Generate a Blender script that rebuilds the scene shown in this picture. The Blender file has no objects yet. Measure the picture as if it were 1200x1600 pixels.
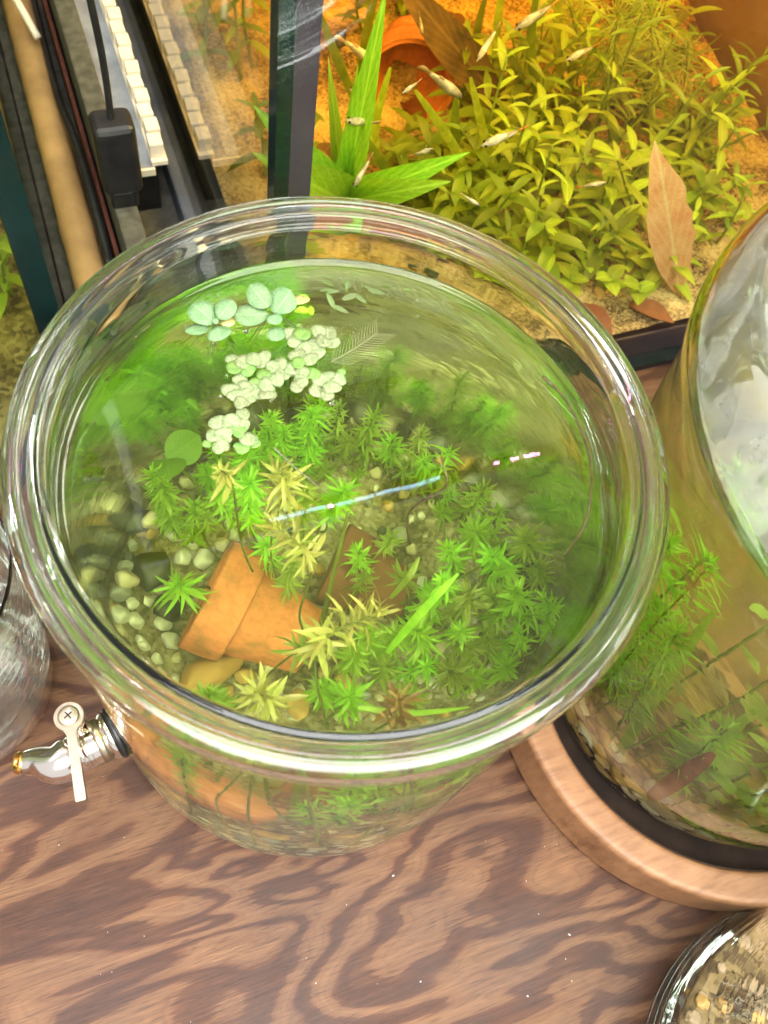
import bpy, bmesh, math, random
import numpy as np
from mathutils import Vector, Matrix, Quaternion, noise as mnoise
random.seed(7)
SC = bpy.context.scene
COL = SC.collection
PI = math.pi

# ------------------------------------------------------------------ camera
F = 1400.0                                   # focal length in px of the 1200x1600 photograph
_yaw = math.radians(27.0)
CAM = Vector((math.sin(_yaw) * -0.16374764, math.cos(_yaw) * -0.16374764, 0.5137304))
_pan, _pit, _rol = 0.107812 + _yaw, 1.07447846, 0.27055474
FW = Vector((math.sin(_pan) * math.cos(_pit), math.cos(_pan) * math.cos(_pit), -math.sin(_pit)))
_r0 = Vector((math.cos(_pan), -math.sin(_pan), 0)); _u0 = _r0.cross(FW)
RT = _r0 * math.cos(_rol) + _u0 * math.sin(_rol)
UP = -_r0 * math.sin(_rol) + _u0 * math.cos(_rol)
cd = bpy.data.cameras.new('camera')
cam = bpy.data.objects.new('camera', cd); COL.objects.link(cam)
cam.matrix_world = Matrix(((RT.x, UP.x, -FW.x, CAM.x), (RT.y, UP.y, -FW.y, CAM.y), (RT.z, UP.z, -FW.z, CAM.z), (0, 0, 0, 1)))
cd.sensor_fit = 'HORIZONTAL'; cd.sensor_width = 36; cd.lens = F / 1200 * 36
cd.clip_start = 0.01; cd.clip_end = 50
cd.dof.use_dof = True; cd.dof.focus_distance = 0.41; cd.dof.aperture_fstop = 20
SC.camera = cam

# ------------------------------------------------------------------ world, lamps, exposure
W = bpy.data.worlds.new('World'); SC.world = W; W.use_nodes = True
W.node_tree.nodes['Background'].inputs[0].default_value = (1.0, 0.98, 0.95, 1)
W.node_tree.nodes['Background'].inputs[1].default_value = 0.95
SC.view_settings.view_transform = 'Standard'; SC.view_settings.look = 'None'
SC.view_settings.exposure = 0.0; SC.view_settings.gamma = 1.0
SC.render.engine = 'CYCLES'
cy = SC.cycles
cy.use_denoising = True; cy.denoiser = 'OPENIMAGEDENOISE'
cy.max_bounces = 22; cy.transmission_bounces = 20; cy.glossy_bounces = 8; cy.diffuse_bounces = 3
cy.transparent_max_bounces = 40; cy.volume_bounces = 1
cy.caustics_refractive = True; cy.caustics_reflective = False
cy.blur_glossy = 0.3; cy.sample_clamp_indirect = 14.0; cy.use_adaptive_sampling = True; cy.adaptive_threshold = 0.02; cy.sample_clamp_direct = 0
def area(name, loc, target, sx, sy, power, col):
    l = bpy.data.lights.new(name, 'AREA'); l.shape = 'RECTANGLE'; l.size = sx; l.size_y = sy
    l.energy = power; l.color = col
    o = bpy.data.objects.new(name, l); COL.objects.link(o); o.location = loc
    o.rotation_euler = (Vector(target) - Vector(loc)).to_track_quat('-Z', 'Y').to_euler()
    return o
area('added_soft_light', (-0.05, -0.62, 1.25), (0.08, 0.06, 0.1), 1.5, 1.0, 72, (1.0, 0.99, 0.975))  # added soft lamp for the jar, placed clear of the water's mirror
area('added_tank_light', (0.78, 0.36, 0.98), (0.28, 0.36, 0.05), 0.45, 0.45, 20, (1.0, 0.95, 0.85))  # added lamp that brightens the aquarium from out of view

# ------------------------------------------------------------------ photograph pixel -> place
def ray(u, v): return (RT * ((u - 600) / F) - UP * ((v - 800) / F) + FW).normalized()
def atz(u, v, z): d = ray(u, v); return CAM + d * ((z - CAM.z) / d.z)
def aty(u, v, y): d = ray(u, v); return CAM + d * ((y - CAM.y) / d.y)
ZW = 0.234                                    # water level of the big jar
def wat(u, v, z):                             # point at height z seen through the jar's water surface
    p = atz(u, v, ZW); d = ray(u, v) / 1.333
    d.z = -math.sqrt(1 - d.x * d.x - d.y * d.y)
    return p + d * ((z - ZW) / d.z)

# ------------------------------------------------------------------ object helpers
def link(name, me, mat=None, parent=None, mw=None, smooth=True):
    o = bpy.data.objects.new(name, me); COL.objects.link(o)
    if mat is not None and not me.materials:
        for m in (mat if isinstance(mat, (list, tuple)) else [mat]): me.materials.append(m)
    if parent is not None: o.parent = parent
    if mw is not None: o.matrix_local = mw
    return o
def mesh(name, verts, faces, smooth=True, mats=None):
    me = bpy.data.meshes.new(name); me.from_pydata([tuple(v) for v in verts], [], faces); me.update()
    if smooth: me.polygons.foreach_set('use_smooth', [True] * len(me.polygons))
    if mats is not None: me.polygons.foreach_set('material_index', mats)
    return me
def empty(name, loc=(0, 0, 0), rot=None):
    o = bpy.data.objects.new(name, None); COL.objects.link(o); o.empty_display_size = 0.01
    o.location = loc
    if rot is not None: o.rotation_euler = rot
    return o
def tag(o, label=None, cat=None, group=None, kind=None):
    if label: o['label'] = label
    if cat: o['category'] = cat
    if group: o['group'] = group
    if kind: o['kind'] = kind
    return o
def frame(d, up=Vector((0, 0, 1))):           # rotation whose +X is d and whose +Z is nearest to up
    x = Vector(d).normalized(); y = Vector(up).cross(x)
    if y.length < 1e-5: y = Vector((0, 1, 0)).cross(x)
    y.normalize(); z = x.cross(y)
    return Matrix((x, y, z)).transposed().to_4x4()
def lathe(name, prof, n=96, closed=True, sub=3):
    # rounded revolve of an (r, z) outline
    P = []
    m = len(prof)
    for i in range(m - 1):
        p0 = prof[max(i - 1, 0)]; p1 = prof[i]; p2 = prof[i + 1]; p3 = prof[min(i + 2, m - 1)]
        for k in range(sub):
            t = k / sub
            P.append(tuple(0.5 * ((2 * b) + (-a + c) * t + (2 * a - 5 * b + 4 * c - d) * t * t + (-a + 3 * b - 3 * c + d) * t ** 3)
                           for a, b, c, d in zip(p0, p1, p2, p3)))
    P.append(prof[-1])
    V = []; Fc = []; idx = []
    for r, z in P:
        if r < 1e-6: idx.append([len(V)]); V.append((0, 0, z))
        else:
            idx.append(list(range(len(V), len(V) + n)))
            V += [(r * math.cos(2 * PI * j / n), r * math.sin(2 * PI * j / n), z) for j in range(n)]
    for a, b in zip(idx[:-1], idx[1:]):
        for j in range(n):
            k = (j + 1) % n
            if len(a) == 1 and len(b) == 1: continue
            if len(a) == 1: Fc.append((a[0], b[k], b[j]))
            elif len(b) == 1: Fc.append((a[j], a[k], b[0]))
            else: Fc.append((a[j], a[k], b[k], b[j]))
    return mesh(name, V, Fc)
def tube_data(pts, rad, n=8, cap=True, base=0):
    pts = [Vector(p) for p in pts]; V = []; Fc = []
    if not isinstance(rad, (list, tuple)): rad = [rad] * len(pts)
    t0 = (pts[1] - pts[0]).normalized()
    nrm = t0.orthogonal().normalized()
    for i, p in enumerate(pts):
        t = (pts[min(i + 1, len(pts) - 1)] - pts[max(i - 1, 0)]).normalized()
        nrm = (nrm - t * nrm.dot(t)).normalized(); b = t.cross(nrm)
        for k in range(n):
            a = 2 * PI * k / n
            V.append(p + (nrm * math.cos(a) + b * math.sin(a)) * rad[i])
    for i in range(len(pts) - 1):
        for k in range(n):
            k2 = (k + 1) % n
            Fc.append((base + i * n + k, base + i * n + k2, base + (i + 1) * n + k2, base + (i + 1) * n + k))
    if cap:
        Fc.append(tuple(base + k for k in reversed(range(n)))); Fc.append(tuple(base + (len(pts) - 1) * n + k for k in range(n)))
    return V, Fc
def tube(name, pts, rad, n=8): return mesh(name, *tube_data(pts, rad, n))
def curve_pts(ctrl, n=24):
    c = [Vector(p) for p in ctrl]; out = []
    m = len(c) - 1
    for i in range(m):
        p0, p1, p2, p3 = c[max(i - 1, 0)], c[i], c[i + 1], c[min(i + 2, m)]
        k = max(2, n // m)
        for j in range(k):
            t = j / k
            out.append(0.5 * ((2 * p1) + (p2 - p0) * t + (2 * p0 - 5 * p1 + 4 * p2 - p3) * t * t + (3 * p1 - p0 - 3 * p2 + p3) * t ** 3))
    out.append(c[-1]); return out
def box(name, lo, hi, bevel=0.0, seg=2):
    bm = bmesh.new(); bmesh.ops.create_cube(bm, size=1)
    for v in bm.verts:
        v.co = Vector([(lo[i] + hi[i]) / 2 + v.co[i] * (hi[i] - lo[i]) for i in range(3)])
    if bevel: bmesh.ops.bevel(bm, geom=bm.edges[:], offset=bevel, segments=seg, affect='EDGES', profile=0.6)
    me = bpy.data.meshes.new(name); bm.to_mesh(me); bm.free(); return me

# ------------------------------------------------------------------ material helpers
def newmat(name):
    m = bpy.data.materials.new(name); m.use_nodes = True
    nt = m.node_tree; nt.nodes.clear()
    out = nt.nodes.new('ShaderNodeOutputMaterial')
    return m, nt, out
def N(nt, t, **kw):
    n = nt.nodes.new(t)
    for k, v in kw.items():
        if k in n.inputs: n.inputs[k].default_value = v
        else: setattr(n, k, v)
    return n
def rgb(c): return (c[0], c[1], c[2], 1)
def ramp(nt, fac, stops, interp='LINEAR'):
    r = nt.nodes.new('ShaderNodeValToRGB'); r.color_ramp.interpolation = interp
    e = r.color_ramp.elements
    while len(e) < len(stops): e.new(0.5)
    for i, (p, c) in enumerate(stops): e[i].position = p; e[i].color = rgb(c)
    nt.links.new(fac, r.inputs[0]); return r.outputs[0]
def coords(nt, scale=(1, 1, 1), kind='Object'):
    tc = nt.nodes.new('ShaderNodeTexCoord'); mp = nt.nodes.new('ShaderNodeMapping')
    mp.inputs['Scale'].default_value = scale
    nt.links.new(tc.outputs[kind], mp.inputs[0]); return mp.outputs[0]
def noise_tex(nt, vec, scale, detail=4, rough=0.55, dist=0.0):
    n = N(nt, 'ShaderNodeTexNoise', Scale=scale, Detail=detail, Roughness=rough, Distortion=dist)
    nt.links.new(vec, n.inputs['Vector']); return n.outputs['Fac']
def math_n(nt, op, a, b=0.0):
    n = nt.nodes.new('ShaderNodeMath'); n.operation = op
    for i, x in enumerate((a, b)):
        if hasattr(x, 'is_linked') or hasattr(x, 'node'): nt.links.new(x, n.inputs[i])
        else: n.inputs[i].default_value = x
    return n.outputs[0]
def bump(nt, h, strength, dist=0.001):
    b = N(nt, 'ShaderNodeBump', Strength=strength, Distance=dist); nt.links.new(h, b.inputs['Height']); return b.outputs[0]

def mat_glass(name, col=(0.985, 1, 0.99), ior=1.47, wav=0.04):
    m, nt, out = newmat(name)
    g = N(nt, 'ShaderNodeBsdfGlass', Color=rgb(col), IOR=ior, Roughness=0.0)
    v = coords(nt, (1, 1, 2.2)); h = noise_tex(nt, v, 38, 2)
    nt.links.new(bump(nt, h, wav, 0.004), g.inputs['Normal'])
    nt.links.new(g.outputs[0], out.inputs[0]); return m
def mat_water(name, absorb, dens, ior=1.333, scatter=None):
    m, nt, out = newmat(name)
    g = N(nt, 'ShaderNodeBsdfGlass', Color=(1, 1, 1, 1), IOR=ior, Roughness=0.0)
    v = coords(nt); h = noise_tex(nt, v, 22, 2)
    nt.links.new(bump(nt, h, 0.03, 0.004), g.inputs['Normal'])
    nt.links.new(g.outputs[0], out.inputs[0])
    a = N(nt, 'ShaderNodeVolumeAbsorption', Color=rgb(absorb), Density=dens)
    if scatter:
        sc = N(nt, 'ShaderNodeVolumeScatter', Color=rgb(scatter[0]), Density=scatter[1], Anisotropy=0.3); ad = nt.nodes.new('ShaderNodeAddShader')
        nt.links.new(a.outputs[0], ad.inputs[0]); nt.links.new(sc.outputs[0], ad.inputs[1]); nt.links.new(ad.outputs[0], out.inputs[1])
    else: nt.links.new(a.outputs[0], out.inputs[1])
    return m
def mat_pane(name, tint=(0.97, 1, 0.98), ior=1.5, vol=None, dens=0):
    m, nt, out = newmat(name)
    t = N(nt, 'ShaderNodeBsdfTransparent', Color=rgb(tint)); g = N(nt, 'ShaderNodeBsdfGlossy', Roughness=0.02)
    ge = nt.nodes.new('ShaderNodeNewGeometry'); dt = nt.nodes.new('ShaderNodeVectorMath'); dt.operation = 'DOT_PRODUCT'
    nt.links.new(ge.outputs['Incoming'], dt.inputs[0]); nt.links.new(ge.outputs['Normal'], dt.inputs[1])
    f0 = ((ior - 1) / (ior + 1)) ** 2                # thin-sheet reflectance from either side
    k = math_n(nt, 'POWER', math_n(nt, 'SUBTRACT', 1.0, math_n(nt, 'ABSOLUTE', dt.outputs['Value'])), 5.0)
    mx = nt.nodes.new('ShaderNodeMixShader')
    nt.links.new(math_n(nt, 'ADD', math_n(nt, 'MULTIPLY', k, 1 - f0 if ior > 1.1 else 0.02), f0), mx.inputs[0]); nt.links.new(t.outputs[0], mx.inputs[1]); nt.links.new(g.outputs[0], mx.inputs[2])
    nt.links.new(mx.outputs[0], out.inputs[0])
    if vol:
        a = N(nt, 'ShaderNodeVolumeAbsorption', Color=rgb(vol), Density=dens); nt.links.new(a.outputs[0], out.inputs[1])
    return m
def mat_plain(name, col, rough=0.5, metal=0.0, var=0.15, scale=60, bmp=0.0, spec=0.5, coat=0.0, col2=None):
    m, nt, out = newmat(name)
    p = N(nt, 'ShaderNodeBsdfPrincipled', Roughness=rough, Metallic=metal)
    p.inputs['Specular IOR Level'].default_value = spec; p.inputs['Coat Weight'].default_value = coat
    v = coords(nt); n = noise_tex(nt, v, scale, 5)
    c2 = col2 or tuple(min(1, x * (1 + var)) for x in col); c1 = tuple(x * (1 - var) for x in col) if not col2 else col
    nt.links.new(ramp(nt, n, [(0.3, c1), (0.7, c2)]), p.inputs['Base Color'])
    if bmp: nt.links.new(bump(nt, noise_tex(nt, v, scale * 3, 4), bmp, 0.001), p.inputs['Normal'])
    nt.links.new(p.outputs[0], out.inputs[0]); return m
def mat_leaf(name, c1, c2, rough=0.45, trans=0.35, scale=90, var=0.25, vein=0.0, spots=0.0):
    m, nt, out = newmat(name)
    v = coords(nt); n = noise_tex(nt, v, scale, 3)
    oi = nt.nodes.new('ShaderNodeObjectInfo')
    c = ramp(nt, n, [(0.3, c1), (0.72, c2)]); bmpn = None
    if vein or spots:
        sp = nt.nodes.new('ShaderNodeSeparateXYZ'); nt.links.new(coords(nt, kind='Generated'), sp.inputs[0])
        ay = math_n(nt, 'ABSOLUTE', math_n(nt, 'SUBTRACT', sp.outputs[1], 0.5))
    if vein:
        mid = math_n(nt, 'LESS_THAN', ay, 0.03)
        side = math_n(nt, 'POWER', math_n(nt, 'ABSOLUTE', math_n(nt, 'SINE', math_n(nt, 'SUBTRACT', math_n(nt, 'MULTIPLY', sp.outputs[0], 26.0), math_n(nt, 'MULTIPLY', ay, 22.0)))), 10.0)
        k = math_n(nt, 'MAXIMUM', mid, math_n(nt, 'MULTIPLY', side, 0.45))
        mv = N(nt, 'ShaderNodeMix', data_type='RGBA'); nt.links.new(math_n(nt, 'MULTIPLY', k, vein), mv.inputs['Factor'])
        nt.links.new(c, mv.inputs['A']); mv.inputs['B'].default_value = rgb([min(1, x * 1.5 + .06) for x in c2]); c = mv.outputs['Result']; bmpn = bump(nt, k, 0.3, 0.0006)
    if spots:
        hh = noise_tex(nt, v, 1500, 3); c3 = N(nt, 'ShaderNodeMix', data_type='RGBA', blend_type='MULTIPLY'); c3.inputs['Factor'].default_value = spots
        nt.links.new(c, c3.inputs['A']); nt.links.new(ramp(nt, hh, [(.35, (.45, .55, .35)), (.6, (1.1, 1.1, 1.1))]), c3.inputs['B']); c = c3.outputs['Result']; bmpn = bump(nt, hh, 0.7, 0.0006)
    h = nt.nodes.new('ShaderNodeHueSaturation')
    nt.links.new(math_n(nt, 'ADD', math_n(nt, 'MULTIPLY', oi.outputs['Random'], var * 2), 1 - var), h.inputs['Value'])
    nt.links.new(math_n(nt, 'ADD', math_n(nt, 'MULTIPLY', oi.outputs['Random'], 0.03), 0.485), h.inputs['Hue'])
    nt.links.new(c, h.inputs['Color'])
    p = N(nt, 'ShaderNodeBsdfPrincipled', Roughness=rough); nt.links.new(h.outputs[0], p.inputs['Base Color'])
    if bmpn is not None: nt.links.new(bmpn, p.inputs['Normal'])
    t = N(nt, 'ShaderNodeBsdfTranslucent'); nt.links.new(h.outputs[0], t.inputs['Color'])
    mx = N(nt, 'ShaderNodeMixShader', Fac=trans)
    nt.links.new(p.outputs[0], mx.inputs[1]); nt.links.new(t.outputs[0], mx.inputs[2]); nt.links.new(mx.outputs[0], out.inputs[0])
    return m
def mat_emit(name, col, s):
    m, nt, out = newmat(name); e = N(nt, 'ShaderNodeEmission', Color=rgb(col), Strength=s)
    nt.links.new(e.outputs[0], out.inputs[0]); return m
def mat_plywood():
    m, nt, out = newmat('plywood')
    p = N(nt, 'ShaderNodeBsdfPrincipled', Roughness=0.5); p.inputs['Specular IOR Level'].default_value = 0.3
    warp = noise_tex(nt, coords(nt, (9, 60, 1)), 1.0, 4, 0.6)
    v = coords(nt, (1.0, 3.0, 1)); big = math_n(nt, 'ADD', noise_tex(nt, v, 5.0, 3.0, 0.42, 0.7), math_n(nt, 'MULTIPLY', warp, 0.035))
    fine = noise_tex(nt, coords(nt, (14, 330, 1)), 1.0, 6, 0.72)
    band = math_n(nt, 'FRACT', math_n(nt, 'ADD', math_n(nt, 'MULTIPLY', big, 10.5), math_n(nt, 'MULTIPLY', fine, 0.50)))
    pore = noise_tex(nt, coords(nt, (75, 1300, 1)), 1.0, 2, 0.5)
    ring = math_n(nt, 'FRACT', math_n(nt, 'MULTIPLY', big, 55.0))
    base = ramp(nt, band, [(0.0, (0.078, 0.029, 0.012)), (0.10, (0.052, 0.019, 0.0085)), (0.37, (0.072, 0.028, 0.012)), (0.415, (0.122, 0.056, 0.025)), (0.72, (0.155, 0.079, 0.037)), (0.90, (0.132, 0.063, 0.029)), (0.97, (0.10, 0.042, 0.018)), (1.0, (0.085, 0.033, 0.014))])
    blot = noise_tex(nt, coords(nt, (1, 1.6, 1)), 11, 5, 0.6)
    mx = N(nt, 'ShaderNodeMix', data_type='RGBA', blend_type='MULTIPLY'); mx.inputs['Factor'].default_value = 0.75
    nt.links.new(base, mx.inputs['A'])
    nt.links.new(ramp(nt, blot, [(0.30, (0.55, 0.46, 0.42)), (0.5, (0.95, 0.93, 0.90)), (0.72, (1.2, 1.15, 1.1))]), mx.inputs['B'])
    m2 = N(nt, 'ShaderNodeMix', data_type='RGBA', blend_type='MULTIPLY'); m2.inputs['Factor'].default_value = 0.6
    nt.links.new(mx.outputs['Result'], m2.inputs['A'])
    nt.links.new(ramp(nt, fine, [(0.34, (0.50, 0.44, 0.40)), (0.5, (0.92, 0.9, 0.88)), (0.66, (1.18, 1.16, 1.14))]), m2.inputs['B'])
    m3 = N(nt, 'ShaderNodeMix', data_type='RGBA', blend_type='MULTIPLY'); m3.inputs['Factor'].default_value = 0.5
    nt.links.new(m2.outputs['Result'], m3.inputs['A']); nt.links.new(ramp(nt, ring, [(0.0, (.72, .68, .66)), (.25, (1, 1, 1)), (.85, (1.05, 1.05, 1.05)), (1.0, (.8, .77, .75))]), m3.inputs['B'])
    m4 = N(nt, 'ShaderNodeMix', data_type='RGBA', blend_type='MULTIPLY'); m4.inputs['Factor'].default_value = 0.8
    nt.links.new(m3.outputs['Result'], m4.inputs['A']); nt.links.new(ramp(nt, pore, [(.30, (.38, .34, .32)), (.40, (.9, .89, .88)), (.62, (1.08, 1.07, 1.06)), (.72, (1.35, 1.33, 1.3))]), m4.inputs['B'])
    nt.links.new(m4.outputs['Result'], p.inputs['Base Color'])
    nt.links.new(ramp(nt, blot, [(0.3, (0.36,) * 3), (0.7, (0.62,) * 3)]), p.inputs['Roughness'])
    nt.links.new(bump(nt, fine, 0.25, 0.0006), p.inputs['Normal'])
    nt.links.new(p.outputs[0], out.inputs[0]); return m
def mat_turned_wood():
    m, nt, out = newmat('turned_wood')
    p = N(nt, 'ShaderNodeBsdfPrincipled', Roughness=0.55)
    f = noise_tex(nt, coords(nt, (40, 260, 60)), 1.0, 6, 0.7); b = noise_tex(nt, coords(nt), 26, 4)
    c = ramp(nt, math_n(nt, 'ADD', math_n(nt, 'MULTIPLY', f, 0.5), math_n(nt, 'MULTIPLY', b, 0.5)), [(0.3, (0.12, 0.050, 0.020)), (0.5, (0.29, 0.14, 0.062)), (0.75, (0.42, 0.22, 0.105))])
    nt.links.new(c, p.inputs['Base Color']); nt.links.new(bump(nt, f, 0.2, 0.0006), p.inputs['Normal'])
    nt.links.new(p.outputs[0], out.inputs[0]); return m
def mat_sand(name, stops, scale):
    m, nt, out = newmat(name)
    p = N(nt, 'ShaderNodeBsdfPrincipled', Roughness=0.85)
    v = coords(nt); vo = N(nt, 'ShaderNodeTexVoronoi', Scale=scale); nt.links.new(v, vo.inputs['Vector'])
    s = nt.nodes.new('ShaderNodeSeparateColor'); nt.links.new(vo.outputs['Color'], s.inputs[0])
    big = noise_tex(nt, v, 24, 4)
    k = math_n(nt, 'ADD', math_n(nt, 'MULTIPLY', s.outputs[0], 0.40), math_n(nt, 'SUBTRACT', math_n(nt, 'MULTIPLY', big, 1.5), 0.42))
    nt.links.new(ramp(nt, k, stops), p.inputs['Base Color'])
    nt.links.new(bump(nt, vo.outputs['Distance'], -0.6, 0.001), p.inputs['Normal'])
    nt.links.new(p.outputs[0], out.inputs[0]); return m

M = {}
M['plywood'] = mat_plywood()
M['wood'] = mat_turned_wood()
M['glass'] = mat_glass('clear_glass')
M['glass2'] = mat_glass('jar_glass', (0.98, 1, 0.98), 1.47, 0.06)
M['water'] = mat_water('jar_water', (0.84, 0.985, 0.12), 3.4, scatter=((0.86, 1.0, 0.18), 0.85))
M['water2'] = mat_water('side_jar_water', (0.80, 0.76, 0.12), 6.5, scatter=((0.95, 0.92, 0.30), 1.6))
M['pane'] = mat_pane('tank_pane')
M['pane_edge'] = mat_plain('pane_cut_edge', (0.002, 0.013, 0.012), 0.12, var=0.3, scale=30)
M['amber'] = mat_pane('amber_water', (1, 1, 1), 1.02, (1.0, 0.76, 0.05), 4.4)
M['olive'] = mat_pane('olive_water', (1, 1, 1), 1.02, (0.62, 0.62, 0.22), 8.0)
M['silicone'] = mat_plain('black_silicone', (0.035, 0.024, 0.035), 0.4)
M['sand'] = mat_sand('jar_gravel', [(0.25, (0.06, 0.045, 0.025)), (0.5, (0.24, 0.19, 0.10)), (0.75, (0.42, 0.36, 0.22)), (0.95, (0.62, 0.57, 0.42))], 520)
M['tanksand'] = mat_sand('tank_sand', [(0.24, (0.05, 0.028, 0.010)), (0.42, (0.22, 0.15, 0.06)), (0.62, (0.48, 0.35, 0.16)), (0.95, (0.72, 0.57, 0.32))], 620)
def mat_clay():
    m, nt, out = newmat('terracotta'); p = N(nt, 'ShaderNodeBsdfPrincipled', Roughness=0.85); v = coords(nt)
    a = noise_tex(nt, v, 55, 6, .65); b = noise_tex(nt, v, 420, 4, .6)
    c = ramp(nt, a, [(.27, (.20, .12, .03)), (.40, (.48, .17, .05)), (.50, (.66, .21, .068)), (.62, (.70, .235, .08)), (.74, (.76, .40, .20))])
    x = N(nt, 'ShaderNodeMix', data_type='RGBA', blend_type='MULTIPLY'); x.inputs['Factor'].default_value = .7
    nt.links.new(c, x.inputs['A']); nt.links.new(ramp(nt, b, [(.3, (.7, .68, .6)), (.55, (1, 1, 1))]), x.inputs['B'])
    nt.links.new(x.outputs['Result'], p.inputs['Base Color']); nt.links.new(bump(nt, b, .35, .001), p.inputs['Normal']); nt.links.new(p.outputs[0], out.inputs[0]); return m
M['terracotta'] = mat_clay()
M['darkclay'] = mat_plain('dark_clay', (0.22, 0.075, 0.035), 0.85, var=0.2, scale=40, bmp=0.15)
M['chrome'] = mat_plain('chrome', (0.82, 0.76, 0.72), 0.13, 1.0, var=0.04)
M['nickel'] = mat_plain('brushed_nickel', (0.50, 0.42, 0.31), 0.34, 1.0, var=0.06)
M['brass'] = mat_plain('brass', (0.75, 0.45, 0.12), 0.25, 1.0, var=0.1)
M['rubber'] = mat_plain('black_rubber', (0.012, 0.012, 0.013), 0.4, var=0.4, scale=90)
M['foam'] = mat_plain('dark_foam', (0.07, 0.068, 0.055), 0.8, var=0.5, scale=120, bmp=0.3)
M['greyboard'] = mat_plain('grey_board', (0.26, 0.28, 0.33), 0.45, var=0.35, scale=40)
M['navy'] = mat_plain('navy_strip', (0.07, 0.085, 0.12), 0.5, var=0.3)
M['whiteplastic'] = mat_plain('cream_plastic', (0.78, 0.70, 0.58), 0.45, var=0.1)
M['redplastic'] = mat_plain('red_strip', (0.11, 0.03, 0.022), 0.6, var=0.3)
M['bamboo'] = mat_plain('bamboo', (0.52, 0.31, 0.13), 0.45, var=0.25, scale=30)
M['darkwood'] = mat_plain('shelf_back', (0.13, 0.075, 0.05), 0.6, var=0.3, scale=8)
M['alu'] = mat_plain('anodised_aluminium', (0.30, 0.31, 0.33), 0.35, 1.0, var=0.05)
M['tip'] = mat_leaf('tip_leaf', (0.48, 0.54, 0.06), (0.72, 0.72, 0.16), 0.4, 0.4)
M['green'] = mat_leaf('green_leaf', (0.24, 0.56, 0.012), (0.46, 0.80, 0.04), 0.45, 0.4)
M['deep'] = mat_leaf('deep_leaf', (0.24, 0.38, 0.025), (0.42, 0.54, 0.06), 0.45, 0.4)
M['brownleaf'] = mat_leaf('brown_tip', (0.28, 0.17, 0.03), (0.42, 0.28, 0.06), 0.45, 0.35)
M['stem'] = mat_leaf('green_stem', (0.22, 0.30, 0.03), (0.34, 0.42, 0.06), 0.45, 0.3)
M['darkstem'] = mat_plain('dark_stem', (0.045, 0.035, 0.014), 0.45, var=0.5, scale=300)
M['brownstem'] = mat_plain('brown_stem', (0.13, 0.085, 0.03), 0.5, var=0.5, scale=300)
M['scrap'] = mat_leaf('torn_scrap', (0.08, 0.14, 0.03), (0.20, 0.27, 0.09), 0.5, 0.3)
M['lettuce'] = mat_leaf('lettuce_leaf', (0.115, 0.235, 0.088), (0.20, 0.325, 0.15), 0.6, 0.15, 160, 0.12, 0.35, 0.5)
M['salvinia'] = mat_leaf('salvinia_leaf', (0.165, 0.215, 0.08), (0.275, 0.315, 0.16), 0.6, 0.15, 260, 0.16, 0.3, 0.8)
M['ferngreen'] = mat_leaf('fern_green_leaf', (0.10, 0.24, 0.035), (0.19, 0.33, 0.07), 0.6, 0.15, 260, 0.16, 0.3, 0.8)
M['yellowleaf'] = mat_leaf('yellow_leaf', (0.33, 0.27, 0.08), (0.45, 0.38, 0.17), 0.6, 0.2, 160)
M['root'] = mat_leaf('pale_root', (0.36, 0.38, 0.18), (0.5, 0.5, 0.28), 0.6, 0.4)
M['moss'] = mat_leaf('moss', (0.14, 0.42, 0.01), (0.30, 0.66, 0.02), 0.6, 0.4)
M['tankleaf'] = mat_leaf('tank_leaf', (0.30, 0.43, 0.02), (0.52, 0.62, 0.05), 0.45, 0.45, vein=.4)
M['tankdeep'] = mat_leaf('tank_dark_leaf', (0.15, 0.23, 0.012), (0.28, 0.36, 0.03), 0.45, 0.4)
M['swordleaf'] = mat_leaf('sword_leaf', (0.20, 0.50, 0.02), (0.36, 0.68, 0.04), 0.45, 0.4, 40, .12, .5)
M['needle'] = mat_leaf('needle_leaf', (0.26, 0.36, 0.03), (0.48, 0.55, 0.08), 0.45, 0.45)
M['dryleaf'] = mat_leaf('dry_leaf', (0.85, 0.40, 0.17), (0.97, 0.62, 0.34), 0.7, 0.3, 60, vein=.4, spots=.5)
M['brownleaf2'] = mat_leaf('sunken_leaf', (0.20, 0.07, 0.025), (0.36, 0.14, 0.05), 0.6, 0.2, 50)
M['litter'] = mat_leaf('rotten_leaf', (0.06, 0.035, 0.015), (0.17, 0.095, 0.035), 0.7, 0.1, 60, vein=.4)
M['fishbody'] = mat_leaf('guppy_body', (0.16, 0.13, 0.08), (0.80, 0.76, 0.66), 0.2, 0.15, 5, 0.3)
M['fishfin'] = mat_leaf('guppy_fin', (0.55, 0.45, 0.28), (0.75, 0.62, 0.42), 0.4, 0.6, 300, 0.2)
M['fishred'] = mat_leaf('guppy_orange_fin', (0.75, 0.22, 0.05), (0.85, 0.36, 0.10), 0.4, 0.4, 300, 0.2)
M['eye'] = mat_plain('black_eye', (0.006, 0.006, 0.008), 0.1)
M['crumb'] = mat_plain('white_crumb', (0.5, 0.48, 0.45), 0.8)
PEB = [mat_plain('pebble_white', (0.72, 0.70, 0.60), 0.55, var=0.12, scale=60, bmp=0.1),
       mat_plain('pebble_cream', (0.62, 0.54, 0.36), 0.55, var=0.18, scale=60, bmp=0.1),
       mat_plain('pebble_ochre', (0.55, 0.33, 0.10), 0.6, var=0.2, scale=60, bmp=0.1),
       mat_plain('pebble_tan', (0.42, 0.30, 0.17), 0.6, var=0.2, scale=60, bmp=0.1),
       mat_plain('pebble_grey', (0.34, 0.34, 0.30), 0.6, var=0.2, scale=60, bmp=0.1),
       mat_plain('pebble_dark', (0.035, 0.035, 0.028), 0.5, var=0.3, scale=60, bmp=0.1)]

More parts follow.
